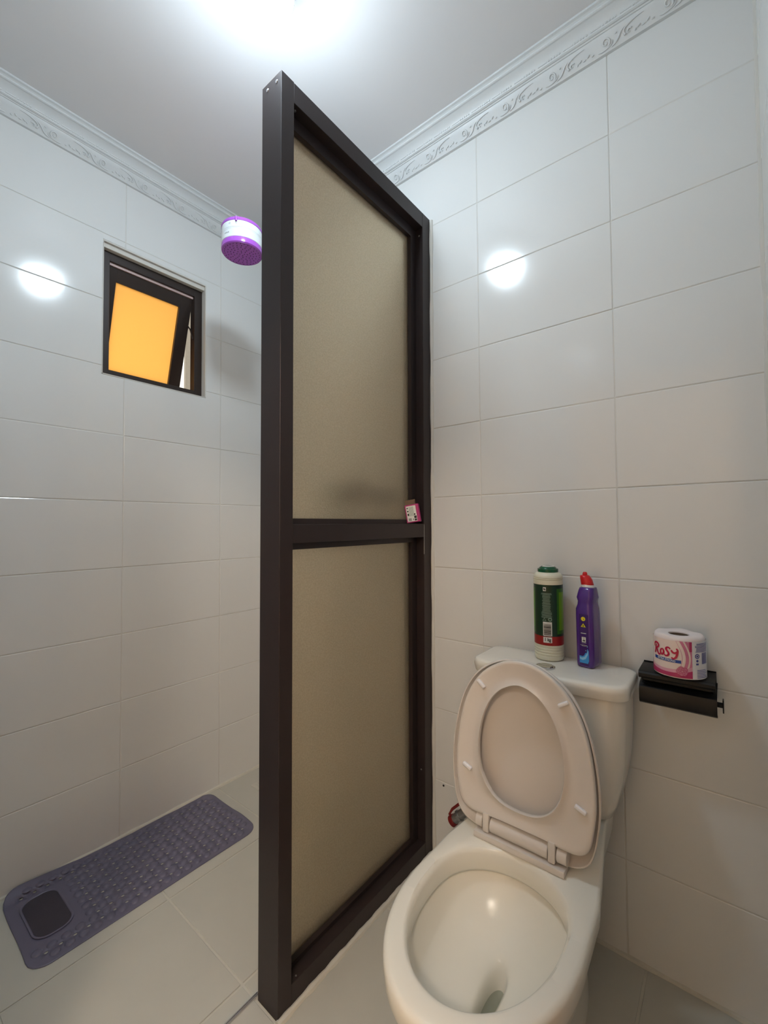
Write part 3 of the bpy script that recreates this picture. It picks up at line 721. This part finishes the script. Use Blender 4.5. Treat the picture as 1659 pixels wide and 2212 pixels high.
# ---------------------------------------------------------------- stop valve
vx, vy, vz = -0.715, -0.075, 0.200
valve = thing('stop_valve', 'grey water stop valve with a dark red lever behind the toilet', 'valve', (vx, vy, vz))
bm = bm_new(); d = Vector((0.62, 0.12, 0.62)).normalized()
cyl(bm, (0, 0, 0), d*0.075, 0.0145, n=20); cyl(bm, d*0.02, d*0.028, 0.018, n=6); cyl(bm, d*0.055, d*0.068, 0.019, n=6)
tube(bm, [d*0.07, d*0.09+Vector((0, 0.01, 0)), d*0.095+Vector((0.0, 0.035, 0.0)), Vector((d.x*0.095, -vy-0.001, d.z*0.095))], 0.010, n=12)
obj('valve_body', bm, 'valve_grey', valve)
bm = bm_new(); cyl(bm, -d*0.012, d*0.002, 0.0175, 0.0165, 20)
a = Vector((-0.55, 0.1, 0.55)).normalized()
tube(bm, [-d*0.006-a*0.01, -d*0.006+a*0.020, d*0.012+a*0.026, d*0.045+a*0.026], 0.0045, n=8); obj('lever', bm, 'valve_red', valve)
bm = bm_new(); cyl(bm, -d*0.0135, -d*0.012, 0.009, n=14); obj('cap', bm, 'white_pl', valve)
bm = bm_new(); cyl(bm, (0, -0.0012, 0), (0, 0.0, 0), 0.0035, n=12)
tag(obj('wall_plug', bm, 'spot', loc=(-0.799, -0.0003, 0.242)), 'tiny dark plug hole in the tile beside the partition post', 'plug')

# ---------------------------------------------------------------- powder container on the tank
K = 0.262; KR = 0.039
pc = thing('powder_container', 'tall ivory cleaning powder container with dark green label and green cap', 'container', (-0.404, -0.070, LZ+0.0393), (0, 0, 0))
prof = [(0.034, 0.0), (0.0375, 0.002), (0.039, 0.007)]
for k in range(4):
    z = 0.012+k*0.0075; prof += [(0.039, z), (0.0372, z+0.002), (0.039, z+0.004)]
prof += [(0.0392, 0.0430), (0.0385, 0.0436), (0.0385, 0.2100), (0.0392, 0.2108), (0.0392, 0.2220), (0.038, 0.2232), (0.0394, 0.2245), (0.0394, 0.2265), (0.038, 0.2275), (0.0392, 0.2290), (0.0385, 0.2330), (0.034, 0.2400), (0.0290, 0.2430), (0.026, 0.2440)]
bm = bm_new(); lathe(bm, prof, 56); obj('body', bm, 'ivory', pc)
bm = bm_new(); lathe(bm, [(0.0275, 0.2435), (0.0280, 0.2440), (0.0280, 0.2520), (0.0268, 0.2530), (0.0240, 0.2535), (0.0225, 0.2560), (0.018, 0.2590), (0.010, 0.2605), (0.002, 0.2605)], 40); obj('cap', bm, 'green_cap', pc)
bm = bm_new(); tube(bm, [(0.016*math.cos(t), 0.016*math.sin(t), 0.259) for t in [0.4*k-2.2 for k in range(7)]], 0.0022); obj('cap_vent', bm, 'print_white', pc)
def yawto(obj_loc): return math.atan2(-1.321-obj_loc[1], 0-obj_loc[0])
th = yawto(pc.location)-0.09
r = 0.0386
bm = bm_new(); wrap_patch(bm, r, 0, 2*PI, 0.0640, 0.2100); lab = obj('label', bm, 'label_green', pc); lab['label'] = 'dark green printed label'
bm = bm_new(); wrap_patch(bm, r, 0, 2*PI, 0.0437, 0.0685, 0.0006, zf1=lambda t: 0.0685); obj('red_band', bm, 'label_red', pc)['label'] = 'red band at the foot of the label'
def deco(mtl, fn, parent=lab, nm='print'):
    bm = bm_new(); fn(bm); return obj(nm, bm, mtl, parent)
deco('midgreen', lambda b: wrap_patch(b, r, th+0.68, th+2.2, 0.075, 0.2, 0.0006)); deco('midgreen', lambda b: wrap_patch(b, r, th-2.2, th-0.98, 0.075, 0.2, 0.0006))
deco('lime', lambda b: wrap_patch(b, r, th+0.85, th+1.9, 0.085, 0.19, 0.0008)); deco('lime', lambda b: wrap_patch(b, r, th-2.0, th-1.12, 0.09, 0.19, 0.0008))
def fine(b):
    random.seed(3)
    for k in range(24):
        z = 0.1865-k*0.0029; hw = (0.36 if k < 2 else 0.26)+random.uniform(-.03, .04)
        if k > 17: hw += 0.08
        wrap_patch(b, r, th-hw-0.05, th+hw-0.05, z, z+0.0013, 0.0008)
deco('print_grey', fine)
deco('print_white', lambda b: (wrap_patch(b, r, th-0.26, th-0.06, 0.1935, 0.204, 0.001))); deco('print_white', lambda b: wrap_patch(b, r, th-0.30, th+0.30, 0.0700, 0.1085, 0.001), nm='barcode_panel'); deco('print_grey', lambda b: wrap_disc(b, r, th+0.18, 0.1155, 0.0052, r_in=0.0025), nm='seal')
def bars(b):
    random.seed(5); z = 0.0725
    while z < 0.104:
        h = random.choice((0.0008, 0.0013, 0.0019)); wrap_patch(b, r, th-0.25, th+0.24, z, z+h, 0.0013); z += h+random.choice((0.0007, 0.0011))
deco('print_black', bars)
deco('print_black', lambda b: wrap_patch(b, r, th-0.22, th-0.15, 0.196, 0.202, 0.0013)); deco('print_black', lambda b: wrap_patch(b, r, th-0.14, th-0.09, 0.195, 0.2, 0.0013))
def tri(b):
    c = [(-0.0052, -0.003), (0.0052, -0.003), (0, 0.006)]
    for s, t in (((0, 1)), ((1, 2)), ((2, 0))):
        p, q = Vector(c[s]), Vector(c[t]); n = 6; A = []; B = []
        for k in range(n+1):
            P = p.lerp(q, k/n); Q = P*0.62
            for L, X in ((A, P), (B, Q)): L.append(b.verts.new(((r+.001)*math.cos(th-0.2+X.x/r), (r+.001)*math.sin(th-0.2+X.x/r), 0.114+X.y)))
        for k in range(n): b.faces.new((A[k], A[k+1], B[k+1], B[k]))
deco('print_grey', tri)
deco('print_white', lambda b: wrap_patch(b, r, th-0.29, th+0.29, 0.0515, 0.0670, 0.0010))
obj('lettering', wrap_text('1 kg', 0.0125, r, th, 0.0600, offset=0.0003, sx=0.78, rise=0.0018), 'print_black', lab)

# ---------------------------------------------------------------- toilet cleaner bottle
cb = thing('cleaner_bottle', 'slim purple toilet cleaner bottle with a bent neck and red cap', 'bottle', (-0.2985, -0.070, LZ+0.0393))
th2 = yawto(cb.location)
cb.rotation_euler.z = th2+PI/2-0.38
def rr2(hx, hy, r, z, cx=0, cy=0, n=6):
    o = []
    for sx, sy, a0 in ((1, 1, 0), (-1, 1, PI/2), (-1, -1, PI), (1, -1, 3*PI/2)):
        for k in range(n+1):
            a = a0+PI/2*k/n; o.append((cx+sx*(hx-r)+r*math.cos(a), cy+sy*(hy-r)+r*math.sin(a), z))
    return o
bm = bm_new()
loft(bm, [rr2(hx, hy, rr, z, cx, 0) for z, hx, hy, rr, cx in ((0.0, 0.019, 0.028, 0.010, 0), (0.003, 0.0222, 0.0312, 0.011, 0), (0.010, 0.0228, 0.032, 0.011, 0), (0.060, 0.0226, 0.032, 0.011, -0.0005),
      (0.110, 0.0228, 0.032, 0.012, -0.001), (0.138, 0.0230, 0.032, 0.013, -0.0015), (0.152, 0.0228, 0.031, 0.013, -0.002), (0.163, 0.0205, 0.028, 0.013, -0.001), (0.172, 0.0203, 0.027, 0.013, -0.0005), (0.182, 0.0225, 0.027, 0.012, -0.001),
      (0.186, 0.0218, 0.026, 0.012, -0.001), (0.200, 0.0200, 0.023, 0.012, 0), (0.208, 0.0185, 0.020, 0.012, 0.0005), (0.2095, 0.0155, 0.0165, 0.0150, 0))], cap0=True, cap1=True)
obj('body', bm, 'violet', cb, angle=50)
bm = bm_new(); loft(bm, [rr2(0.0165, 0.0165, 0.0162, 0.2085), rr2(0.0165, 0.0165, 0.0162, 0.2125, -0.0005), rr2(0.0152, 0.0152, 0.0150, 0.2165, -0.001)], cap0=True, cap1=True); obj('collar', bm, 'print_white', cb)
bm = bm_new()
loft(bm, [rr2(0.0155, 0.0150, 0.0145, 0.2120, -0.0005), rr2(0.0158, 0.0152, 0.0148, 0.2160, -0.001), rr2(0.0150, 0.0146, 0.014, 0.2280, -0.0035), rr2(0.0135, 0.0130, 0.0125, 0.2350, -0.006), rr2(0.0115, 0.011, 0.0105, 0.2395, -0.0075),
          rr2(0.0062, 0.0062, 0.006, 0.2410, -0.0070), rr2(0.0056, 0.0056, 0.0054, 0.2465, -0.0070), rr2(0.0035, 0.0035, 0.0033, 0.2490, -0.0070)], cap0=True, cap1=True)
obj('cap', bm, 'red_cap', cb, angle=50)
def flat(mtl, shapes, nm='print', y=-0.0325, parent=cb):
    bm = bm_new()
    for poly in shapes: bm.faces.new([bm.verts.new((x, y, z)) for x, z in poly])
    return obj(nm, bm, mtl, parent, smooth=False)
circ = lambda cx, cz, r, n=20: [(cx+r*math.cos(2*PI*k/n), cz+r*math.sin(2*PI*k/n)) for k in range(n)]
rc = lambda a, b, c, d: [(a, c), (b, c), (b, d), (a, d)]
lb = flat('violet_label', [[(-0.0118, 0.006), (0.0118, 0.006), (0.0118, 0.140), (-0.0118, 0.140)]], 'label', -0.0323)
flat('yellow', [circ(-0.001, 0.128, 0.0056), [(-0.0075, 0.1065), (0.0055, 0.1065), (-0.001, 0.1165)]], y=-0.0328, parent=lb)
flat('print_black', [[(-0.0032, 0.108), (0.0012, 0.108), (-0.001, 0.113)], circ(0.0005, 0.127, 0.0012)], y=-0.0331, parent=lb)
flat('print_white', [rc(-0.0075, 0.0060, 0.0895, 0.0912), rc(-0.0055, 0.0050, 0.0670, 0.0805), rc(-0.006, 0.006, 0.0645, 0.0650), rc(-0.0095, 0.0085, 0.0590, 0.0597), rc(-0.006, 0.006, 0.0570, 0.0576)], y=-0.0328, parent=lb)
flat('print_black', [rc(-0.003, 0.0025, 0.0775, 0.0785), [(-0.0035, 0.0695), (0.0035, 0.0695), (0.003, 0.073), (-0.003, 0.072)], circ(0, 0.0742, 0.0012)], y=-0.0331, parent=lb)
flat('sky', [[(-0.0120, 0.0125), (0.0095, 0.0125), (0.0120, 0.020), (0.0118, 0.045), (0.0085, 0.052), (0.0065, 0.040), (0.003, 0.040), (0.000, 0.033), (-0.004, 0.030), (-0.012, 0.031)]], y=-0.0328, parent=lb)
flat('sky2', [[(-0.0115, 0.022), (-0.004, 0.020), (0.004, 0.024), (0.0095, 0.036), (0.0105, 0.048), (0.0065, 0.038), (0.0005, 0.029), (-0.006, 0.026), (-0.0115, 0.0285)], circ(0.0085, 0.0565, 0.0012), circ(0.0045, 0.046, 0.001)], y=-0.0331, parent=lb)

# ---------------------------------------------------------------- paper holder and roll
hx0, hx1, hz = -0.181, -0.030, 0.7935
ph = thing('paper_holder', 'matt black metal paper holder with a tray top on the back wall', 'paper holder', ((hx0+hx1)/2, 0, hz))
hw = (hx1-hx0)/2
def side_prof(pts, th, u0, u1):
    """bent sheet: centre line in (y,z), thickness th, between x=u0,u1"""
    bm = bm_new(); P = [Vector(p) for p in pts]; L, R_ = [], []
    for i, p in enumerate(P):
        d = (P[min(i+1, len(P)-1)]-P[max(i-1, 0)]).normalized(); n = Vector((-d.y, d.x))*th/2
        L.append(p+n); R_.append(p-n)
    loop = L + R_[::-1]
    loft(bm, [[(u, q.x, q.y) for q in loop] for u in (u0, u1)], cap0=True, cap1=True); return bm
tray = [(-0.0015, 0.002), (-0.0020, -0.0015), (-0.088, -0.0015), (-0.0915, -0.003), (-0.0935, -0.006), (-0.0935, -0.012), (-0.0915, -0.0155), (-0.087, -0.0165), (-0.080, -0.0165)]
obj('tray', side_prof(tray, 0.003, -hw, hw), 'black', ph, angle=30)
bm = bm_new(); box(bm, -hw, hw, -0.004, -0.0004, -0.080, 0.0, 0.001); box(bm, -hw+0.004, hw-0.004, -0.070, -0.004, -0.030, -0.017, 0.002); obj('back_plate', bm, 'black', ph)
cov = [(-0.0015, -0.026), (-0.060, -0.030), (-0.078, -0.034), (-0.087, -0.040), (-0.0905, -0.048), (-0.0905, -0.068), (-0.088, -0.075), (-0.082, -0.079), (-0.070, -0.0805)]
obj('cover', side_prof(cov, 0.003, -hw, hw+0.002), 'black', ph, angle=30)
bm = bm_new(); cyl(bm, (-hw+0.003, -0.050, -0.060), (hw+0.012, -0.050, -0.060), 0.006, n=16); obj('spindle', bm, 'black', ph)
bm = bm_new(); box(bm, hw+0.011, hw+0.0135, -0.058, -0.042, -0.076, -0.046, 0.001); obj('end_stop', bm, 'black', ph)
RR, RH = 0.052, 0.098
roll_o = thing('toilet_roll', 'wrapped pink and white toilet roll on the black holder', 'toilet roll', (-0.0985, -0.0615, hz+0.0005))
th3 = yawto(roll_o.location)
bm = bm_new(); random.seed(11); n = 72
def wob(a, z): return 1+0.012*math.sin(3*a+z*30)+0.006*math.sin(9*a+z*80)
loft(bm, [[(r_*wob(2*PI*k/n, z)*math.cos(2*PI*k/n), r_*wob(2*PI*k/n, z)*math.sin(2*PI*k/n), z+dz*math.sin(5*2*PI*k/n)) for k in range(n)] for r_, z, dz in
          ((0.018, 0.003, 0), (0.030, 0.0010, 0), (0.046, 0.0008, 0), (0.0505, 0.004, 0), (0.0515, 0.010, 0), (0.0515, 0.050, 0), (0.0515, 0.088, 0), (0.0500, 0.094, .001), (0.046, 0.0975, .0012), (0.034, 0.0975, .0008), (0.0215, 0.095, 0), (0.0205, 0.090, 0), (0.0200, 0.06, 0))], cap0=True)
obj('wrapper', bm, 'paper', roll_o, angle=60)
bm = bm_new(); lathe(bm, [(0.0205, 0.02), (0.0205, 0.0925), (0.0190, 0.0925), (0.0190, 0.02)], 32); obj('core', bm, 'kraft', roll_o)
rr_ = 0.0525
a0, a1 = th3-1.25, th3+0.47                                   # front panel, left to right as seen
T = lambda f: a0+(a1-a0)*f
def rdeco(mtl, fn, nm='print', parent=None):
    bm = bm_new(); fn(bm); return obj(nm, bm, mtl, parent or panel)
bm = bm_new(); wrap_patch(bm, rr_, a0-0.5, a1, 0.003, 0.088); panel = obj('front_panel', bm, 'wrap_cream', roll_o)
bm = bm_new(); wrap_patch(bm, rr_, a1, a1+1.3, 0.003, 0.089); panel2 = obj('side_panel', bm, 'wrap_white', roll_o)
# pink bands: sweeping arcs at the right of the panel and along the foot
def arcband(b, f0, f1, rise, zoff=0):
    n = 20; A = []; B = []
    for k in range(n+1):
        t = k/n; z = 0.022+(0.0885-0.022)*t
        bulge = math.sin(PI*(t*0.85+0.15))
        ta = T(f0+0.13*bulge-0.09); tb = T(min(1.0, f1+0.13*bulge-0.09))
        if f1 >= 1: tb = T(1.0)
        A.append(b.verts.new(((rr_+rise)*math.cos(ta), (rr_+rise)*math.sin(ta), z))); B.append(b.verts.new(((rr_+rise)*math.cos(tb), (rr_+rise)*math.sin(tb), z)))
    for k in range(n): b.faces.new((A[k], B[k], B[k+1], A[k+1]))
rdeco('wrap_mid', lambda b: arcband(b, 0.74, 1.0, 0.0006)); rdeco('wrap_pink', lambda b: arcband(b, 0.82, 0.89, 0.0008)); rdeco('wrap_pink', lambda b: arcband(b, 0.93, 1.0, 0.0008))
rdeco('wrap_rose', lambda b: wrap_patch(b, rr_, T(0.94), T(1), 0.066, 0.088, 0.001))
rdeco('wrap_mid', lambda b: wrap_patch(b, rr_, a0-0.5, a1, 0, 0, 0.0010, zf0=lambda t: 0.008, zf1=lambda t: 0.021+0.010*(t-0.5)**2*4))
rdeco('wrap_rose', lambda b: wrap_patch(b, rr_, a0-0.5, a1, 0, 0, 0.0012, zf0=lambda t: 0.005, zf1=lambda t: 0.014+0.010*(t-0.55)**2*4))
rdeco('blue', lambda b: wrap_patch(b, rr_, T(0.08), T(0.76), 0.0375, 0.0445, 0.0012))
obj('lettering', wrap_text('EXTRA STRONG', 0.0068, rr_, T(0.42), 0.0409, offset=0.00012, sx=0.80, rise=0.0016), 'print_white', panel)
def scribble_word():
    """hand-lettered word drawn as thick strokes"""
    bm = bm_new()
    S = {
     'R': [[(0.30, 0.88), (0.22, 0.5), (0.14, 0.05), (0.02, 0.12)], [(0.00, 0.62), (0.02, 0.92), (0.25, 1.08), (0.52, 1.02), (0.60, 0.82), (0.48, 0.62), (0.28, 0.54)], [(0.30, 0.55), (0.42, 0.36), (0.50, 0.06), (0.66, -0.02), (0.76, 0.12)]],
     'O': [[(0.98, 0.62), (0.80, 0.52), (0.76, 0.25), (0.88, 0.08), (1.04, 0.14), (1.10, 0.38), (1.02, 0.60), (0.90, 0.60)]],
     'S': [[(1.62, 0.72), (1.52, 0.88), (1.32, 0.82), (1.28, 0.64), (1.42, 0.48), (1.52, 0.28), (1.42, 0.08), (1.22, 0.02), (1.16, 0.16)]],
     'Y': [[(1.70, 0.66), (1.82, 0.44), (2.02, 0.42), (2.14, 0.58)], [(2.08, 0.86), (2.20, 0.72), (2.14, 0.30), (2.02, -0.02), (1.82, -0.14), (1.72, 0.00)]]}
    sc_ = 0.0250
    for pl_ in S.values():
        for st in pl_:
            P = [Vector(p) for p in st]
            for _ in range(3):
                q = [P[0]]
                for a, b in zip(P, P[1:]): q += [a*0.75+b*0.25, a*0.25+b*0.75]
                P = q+[P[-1]]
            A, B = [], []; N = len(P)
            for i, p in enumerate(P):
                d = (P[min(i+1, N-1)]-P[max(i-1, 0)]).normalized(); nn = Vector((-d.y, d.x)); t = i/(N-1)
                wd = 0.040+0.045*math.sin(PI*t)**0.6
                for L, s in ((A, 1), (B, -1)):
                    q = (p+nn*wd*s)*sc_; ang = T(0.06)+q.x*1.05/rr_
                    L.append(bm.verts.new(((rr_+0.0014)*math.cos(ang), (rr_+0.0014)*math.sin(ang), 0.0490+q.y)))
            for i in range(N-1): bm.faces.new((A[i], A[i+1], B[i+1], B[i]))
    return bm
obj('lettering', scribble_word(), 'rosy_red', panel)
def rose(b):
    c = T(0.78)
    for k in range(7):
        a = 2*PI*k/7; wrap_disc(b, rr_, c+0.0065*math.cos(a)/rr_, 0.0205+0.0065*math.sin(a), 0.0048, 0.0016+0.00005*k, 12)
rdeco('wrap_pink', rose); 
def rose2(b):
    c = T(0.78)
    for R0, ph_ in ((0.0095, 0.2), (0.0065, 0.9), (0.0038, 1.6), (0.0018, 0)):
        for k in range(5):
            A, B = [], []
            for j in range(7):
                a = ph_+2*PI*k/5+j*0.16; q = R0*(1+0.15*math.sin(j*PI/6))
                for L, w_ in ((A, 0.00045), (B, -0.00045)): L.append(b.verts.new(((rr_+.0021)*math.cos(c+(q+w_)*math.cos(a)/rr_), (rr_+.0021)*math.sin(c+(q+w_)*math.cos(a)/rr_), 0.0205+(q+w_)*math.sin(a))))
            for j in range(6): b.faces.new((A[j], A[j+1], B[j+1], B[j]))
rdeco('wrap_rose', rose2, 'rose_print')
def sidepr(b):
    random.seed(2)
    for k in range(8): wrap_patch(b, rr_, a1+0.12+random.uniform(0, .08), a1+0.85, 0.0835-k*0.0026, 0.0848-k*0.0026, 0.0008)
    wrap_disc(b, rr_, a1+0.22, 0.056, 0.0055, 0.0008, r_in=0.0035); wrap_disc(b, rr_, a1+0.22, 0.056, 0.0022, 0.0008); wrap_disc(b, rr_, a1+0.22, 0.0455, 0.0028, 0.0008)
    for k in range(16): wrap_patch(b, rr_, a1+0.46, a1+0.82, 0.0375+k*0.0016, 0.0384+k*0.0016+0.0004*(k % 2), 0.0008)
    wrap_patch(b, rr_, a1+0.16, a1+0.28, 0.036, 0.040, 0.0008)
    for k in range(6): wrap_patch(b, rr_, a1+0.20, a1+0.8-0.05*(k % 3), 0.0065+k*0.0034, 0.0078+k*0.0034, 0.0008)
rdeco('indigo', sidepr, parent=panel2)

# ---------------------------------------------------------------- soap box on the middle rail
sb = thing('soap_box', 'small torn magenta soap box leaning on the partition rail', 'box', (-0.8495, -0.0905, ZM1+0.0012), (math.radians(0), math.radians(-9), math.radians(24)))
bm = bm_new(); box(bm, -0.0235, 0.0240, -0.012, 0.012, 0.0035, 0.066, 0.0012); obj('carton', bm, 'magenta', sb, smooth=False)
bm = bm_new(); box(bm, -0.0195, 0.0145, -0.0126, -0.0119, 0.0075, 0.0615, 0.0); lbl = obj('label', bm, 'print_white', sb, smooth=False); lbl['label'] = 'white printed label'
bm = bm_new()
random.seed(4)
for k in range(9): box(bm, -0.010+k*0.0019, -0.0092+k*0.0019, -0.0128, -0.0127, 0.026, 0.058, 0)
obj('fine_print', bm, 'print_grey', lbl, smooth=False)
bm = bm_new()
for a in ((-0.017, -0.013, 0.052, 0.057), (-0.017, -0.012, 0.041, 0.046), (-0.017, -0.0115, 0.028, 0.036), (-0.015, -0.005, 0.010, 0.019), (0.006, 0.0105, 0.028, 0.034), (0.005, 0.0135, 0.017, 0.026), (0.005, 0.0135, 0.009, 0.0155), (0.0, 0.002, 0.011, 0.017)):
    if a[0] < -0.01 and a[1] > -0.008:
        for k in range(6): box(bm, a[0]+k*0.0017, a[0]+k*0.0017+0.001, -0.0129, -0.0127, a[2], a[3], 0)
    else: box(bm, a[0], a[1], -0.0129, -0.0127, a[2], a[3], 0)
obj('dark_print', bm, 'print_black', lbl, smooth=False)
bm = bm_new(); box(bm, -0.0235, 0.014, 0.004, 0.0046, 0.066, 0.084, 0.0); box(bm, 0.0135, 0.0140, -0.008, 0.006, 0.064, 0.078, 0); obj('open_flap', bm, 'kraft', sb, smooth=False)['label'] = 'torn brown card flap'
bm = bm_new()
for k in range(9):
    p = Vector((random.uniform(-0.026, -0.020), random.uniform(-0.012, 0.004), random.uniform(0.054, 0.072)))
    f = [bm.verts.new(p+Vector((random.uniform(-.005, .005), random.uniform(-.005, .005), random.uniform(-.005, .005)))) for _ in range(3)]; bm.faces.new(f)
for k in range(8):
    p = Vector((random.choice((-0.022, 0.0215)), random.uniform(-0.012, 0.0), random.uniform(0.006, 0.016)))
    f = [bm.verts.new(p+Vector((random.uniform(-.003, .003), random.uniform(-.003, .003), random.uniform(-.005, .005)))) for _ in range(3)]; bm.faces.new(f)
obj('film_scraps', bm, 'foil', sb, smooth=False, kind='stuff')

# ---------------------------------------------------------------- bath mat
mx0, mx1, my0, my1 = -1.786, -1.428, -1.008, -0.318
cxm, cym = (mx0+mx1)/2, (my0+my1)/2
bmat = thing('bath_mat', 'grey-purple rubber bath mat with bumps along the window wall', 'bath mat', (cxm, cym, 0))
NXc, NYc = 9, 19; pit = 0.0335
gx0, gy0_ = -NXc*pit/2, -NYc*pit/2
HXm, HYm = (mx1-mx0)/2, (my1-my0)/2
def bend(x, y, z):
    X, Y = x, y
    # the near left end rides up the wall and its rim curls a little
    e = sm((-HXm+0.055 - X)/0.055); f = sm((-0.05-Y)/0.33)
    lift = e*f*0.024
    far = 0.003*math.sin(X*24)*sm((Y-HYm+0.05)/0.05)
    near = 0.0015*sm((-HYm+0.03-Y)/0.03)*(0.5+0.5*math.sin(X*30))
    return Vector((X + 0.004*e*f, Y + 0.0012*math.sin(X*22), z+lift+max(0, far)+near))
def in_pad(x, y): return abs(x-(-0.012)) < 0.098+0.016 and y < -HYm+0.034+0.113
def super_r(px, py, hx, hy, rc_):
    """point on rounded rectangle in the direction of (px,py)"""
    a = math.atan2(py/hy, px/hx); d = Vector((math.cos(a)*hx, math.sin(a)*hy))
    t0, t1 = 0.3, 2.0
    for _ in range(30):
        t = (t0+t1)/2; q = d*t; qx, qy = abs(q.x)-(hx-rc_), abs(q.y)-(hy-rc_)
        dist = math.hypot(max(qx, 0), max(qy, 0))+min(max(qx, qy), 0)-rc_
        if dist > 0: t1 = t
        else: t0 = t
    return d*t0
bm = bm_new(); V = {}
def gv(i2, j2):
    k = (i2, j2)
    if k not in V: V[k] = bm.verts.new(bend(gx0+i2*pit/2, gy0_+j2*pit/2, 0.0024))
    return V[k]
for i in range(NXc):
    for j in range(NYc):
        o8 = [gv(2*i+a, 2*j+b) for a, b in ((0, 0), (1, 0), (2, 0), (2, 1), (2, 2), (1, 2), (0, 2), (0, 1))]
        cx_, cy_ = gx0+(i+.5)*pit, gy0_+(j+.5)*pit
        if in_pad(cx_, cy_): bm.faces.new(o8); continue
        h8 = [bm.verts.new(bend(cx_+0.0042*math.cos(-3*PI/4+PI/4*k), cy_+0.0052*math.sin(-3*PI/4+PI/4*k), 0.0024)) for k in range(8)]
        for k in range(8): bm.faces.new((o8[k], o8[(k+1) % 8], h8[(k+1) % 8], h8[k]))
edge = [(a, 0) for a in range(0, 2*NXc)] + [(2*NXc, b) for b in range(0, 2*NYc)] + [(a, 2*NYc) for a in range(2*NXc, 0, -1)] + [(0, b) for b in range(2*NYc, 0, -1)]
prev = [gv(*e) for e in edge]
ep = [Vector((gx0+e[0]*pit/2, gy0_+e[1]*pit/2)) for e in edge]
tgt = [super_r(p.x, p.y, HXm, HYm, 0.050) for p in ep]
for t, z in ((0.5, 0.0024), (0.85, 0.0024), (1.0, 0.0020)):
    cur = [bm.verts.new(bend(*(p*(1-t)+q*t), z)) for p, q in zip(ep, tgt)]
    for k in range(len(cur)):
        bm.faces.new((prev[k], prev[(k+1) % len(cur)], cur[(k+1) % len(cur)], cur[k]))
    prev = cur
sheet = obj('sheet', bm, 'mat', bmat)
sf = sheet.modifiers.new('thick', 'SOLIDIFY'); sf.thickness = 0.0016; sf.offset = -1
bm = bm_new(); bmesh.ops.create_icosphere(bm, subdivisions=2, radius=0.0132)
for v in bm.verts: v.co.z *= 0.36
bmesh.ops.delete(bm, geom=[v for v in bm.verts if v.co.z < -0.0015], context='VERTS')
BUMP = finish(bm, angle=80); BUMP.materials.append(M['mat'])
for i in range(NXc+1):
    for j in range(NYc+1):
        x, y = gx0+i*pit, gy0_+j*pit
        if in_pad(x, y) or (i in (0, NXc) and j in (0, NYc)): continue
        o = bpy.data.objects.new('suction_bump', BUMP); COL.objects.link(o); o.parent = bmat; o.location = bend(x, y, 0.0024)
bm = bm_new()
def rrz(hx, hy, r, z, cx, cy): return [bend(p[0], p[1], z) for p in rr2(hx, hy, r, 0, cx, cy, 10)]
pcx, pcy = -0.012, -HYm+0.034+0.045
loft(bm, [rrz(0.098, 0.050, 0.040, 0.0035, pcx, pcy), rrz(0.098, 0.050, 0.040, 0.0058, pcx, pcy), rrz(0.094, 0.046, 0.036, 0.0062, pcx, pcy), rrz(0.092, 0.044, 0.034, 0.0046, pcx, pcy)], cap0=True, cap1=True)
obj('pad_rim', bm, 'mat', bmat)
bm = bm_new(); loft(bm, [rrz(0.092, 0.044, 0.034, 0.0048, pcx, pcy), rrz(0.090, 0.042, 0.032, 0.0056, pcx, pcy)], cap0=True, cap1=True)
obj('scrub_pad', bm, 'pad', bmat)['label'] = 'dark rounded scrubbing pad'

# ---------------------------------------------------------------- behind the viewer: open door leaf, lit hall
door = thing('door_1', 'tan wooden door leaf folded back against the right wall', 'door', (XR-0.003, YF+0.03, 0))
door['kind'] = 'structure'
bm = bm_new(); box(bm, -0.026, 0.0, 0.0, 0.70, 0.008, 1.985, 0.002); obj('leaf', bm, 'wood', door, smooth=False)
bm = bm_new(); cyl(bm, (-0.026, 0.64, 1.0), (-0.030, 0.64, 1.0), 0.022, n=20); obj('rose_plate', bm, 'steel', door)
HY0, HY1, HX0, HX1 = YF-0.1, YF-2.6, -1.9, 1.0
bm = bm_new()
box(bm, HX0-0.1, HX1+0.1, HY1-0.1, HY0, -0.08, -0.0); struct('floor_hall', bm, 'floor_tile', 'hall floor beyond the doorway', smooth=False)
bm = bm_new(); box(bm, HX0-0.1, HX1+0.1, HY1-0.1, HY0, HC, HC+0.06); struct('ceiling_hall', bm, 'ceiling', 'hall ceiling beyond the doorway', smooth=False)
bm = bm_new(); box(bm, HX0-0.1, HX0, HY1, HY0, 0, HC); box(bm, HX1, HX1+0.1, HY1, HY0, 0, HC); box(bm, HX0-0.1, HX1+0.1, HY1-0.1, HY1, 0, HC)
box(bm, XR+0.12, HX1, HY0, HY0+0.1, 0, HC); box(bm, HX0, XL-0.15, HY0, HY0+0.1, 0, HC)
struct('wall_hall', bm, 'hall', 'cream walls of the hall beyond the doorway', smooth=False)
hl = thing('hall_lamp', 'warm globe lamp on the hall ceiling behind the viewer', 'lamp', (0.42, YF-1.05, HC))
bm = bm_new(); lathe(bm, [(0.04, -0.001), (0.045, -0.006), (0.045, -0.03), (0.03, -0.035)], 32); obj('lamp_base', bm, 'white_pl', hl)
bm = bm_new(); R = 0.11
lathe(bm, [(0.001, -0.03-2*R)] + [(R*math.sin(a), -0.03-R-R*math.cos(a)) for a in [PI*k/16 for k in range(1, 15)]], 40); obj('globe', bm, 'hall_globe', hl)
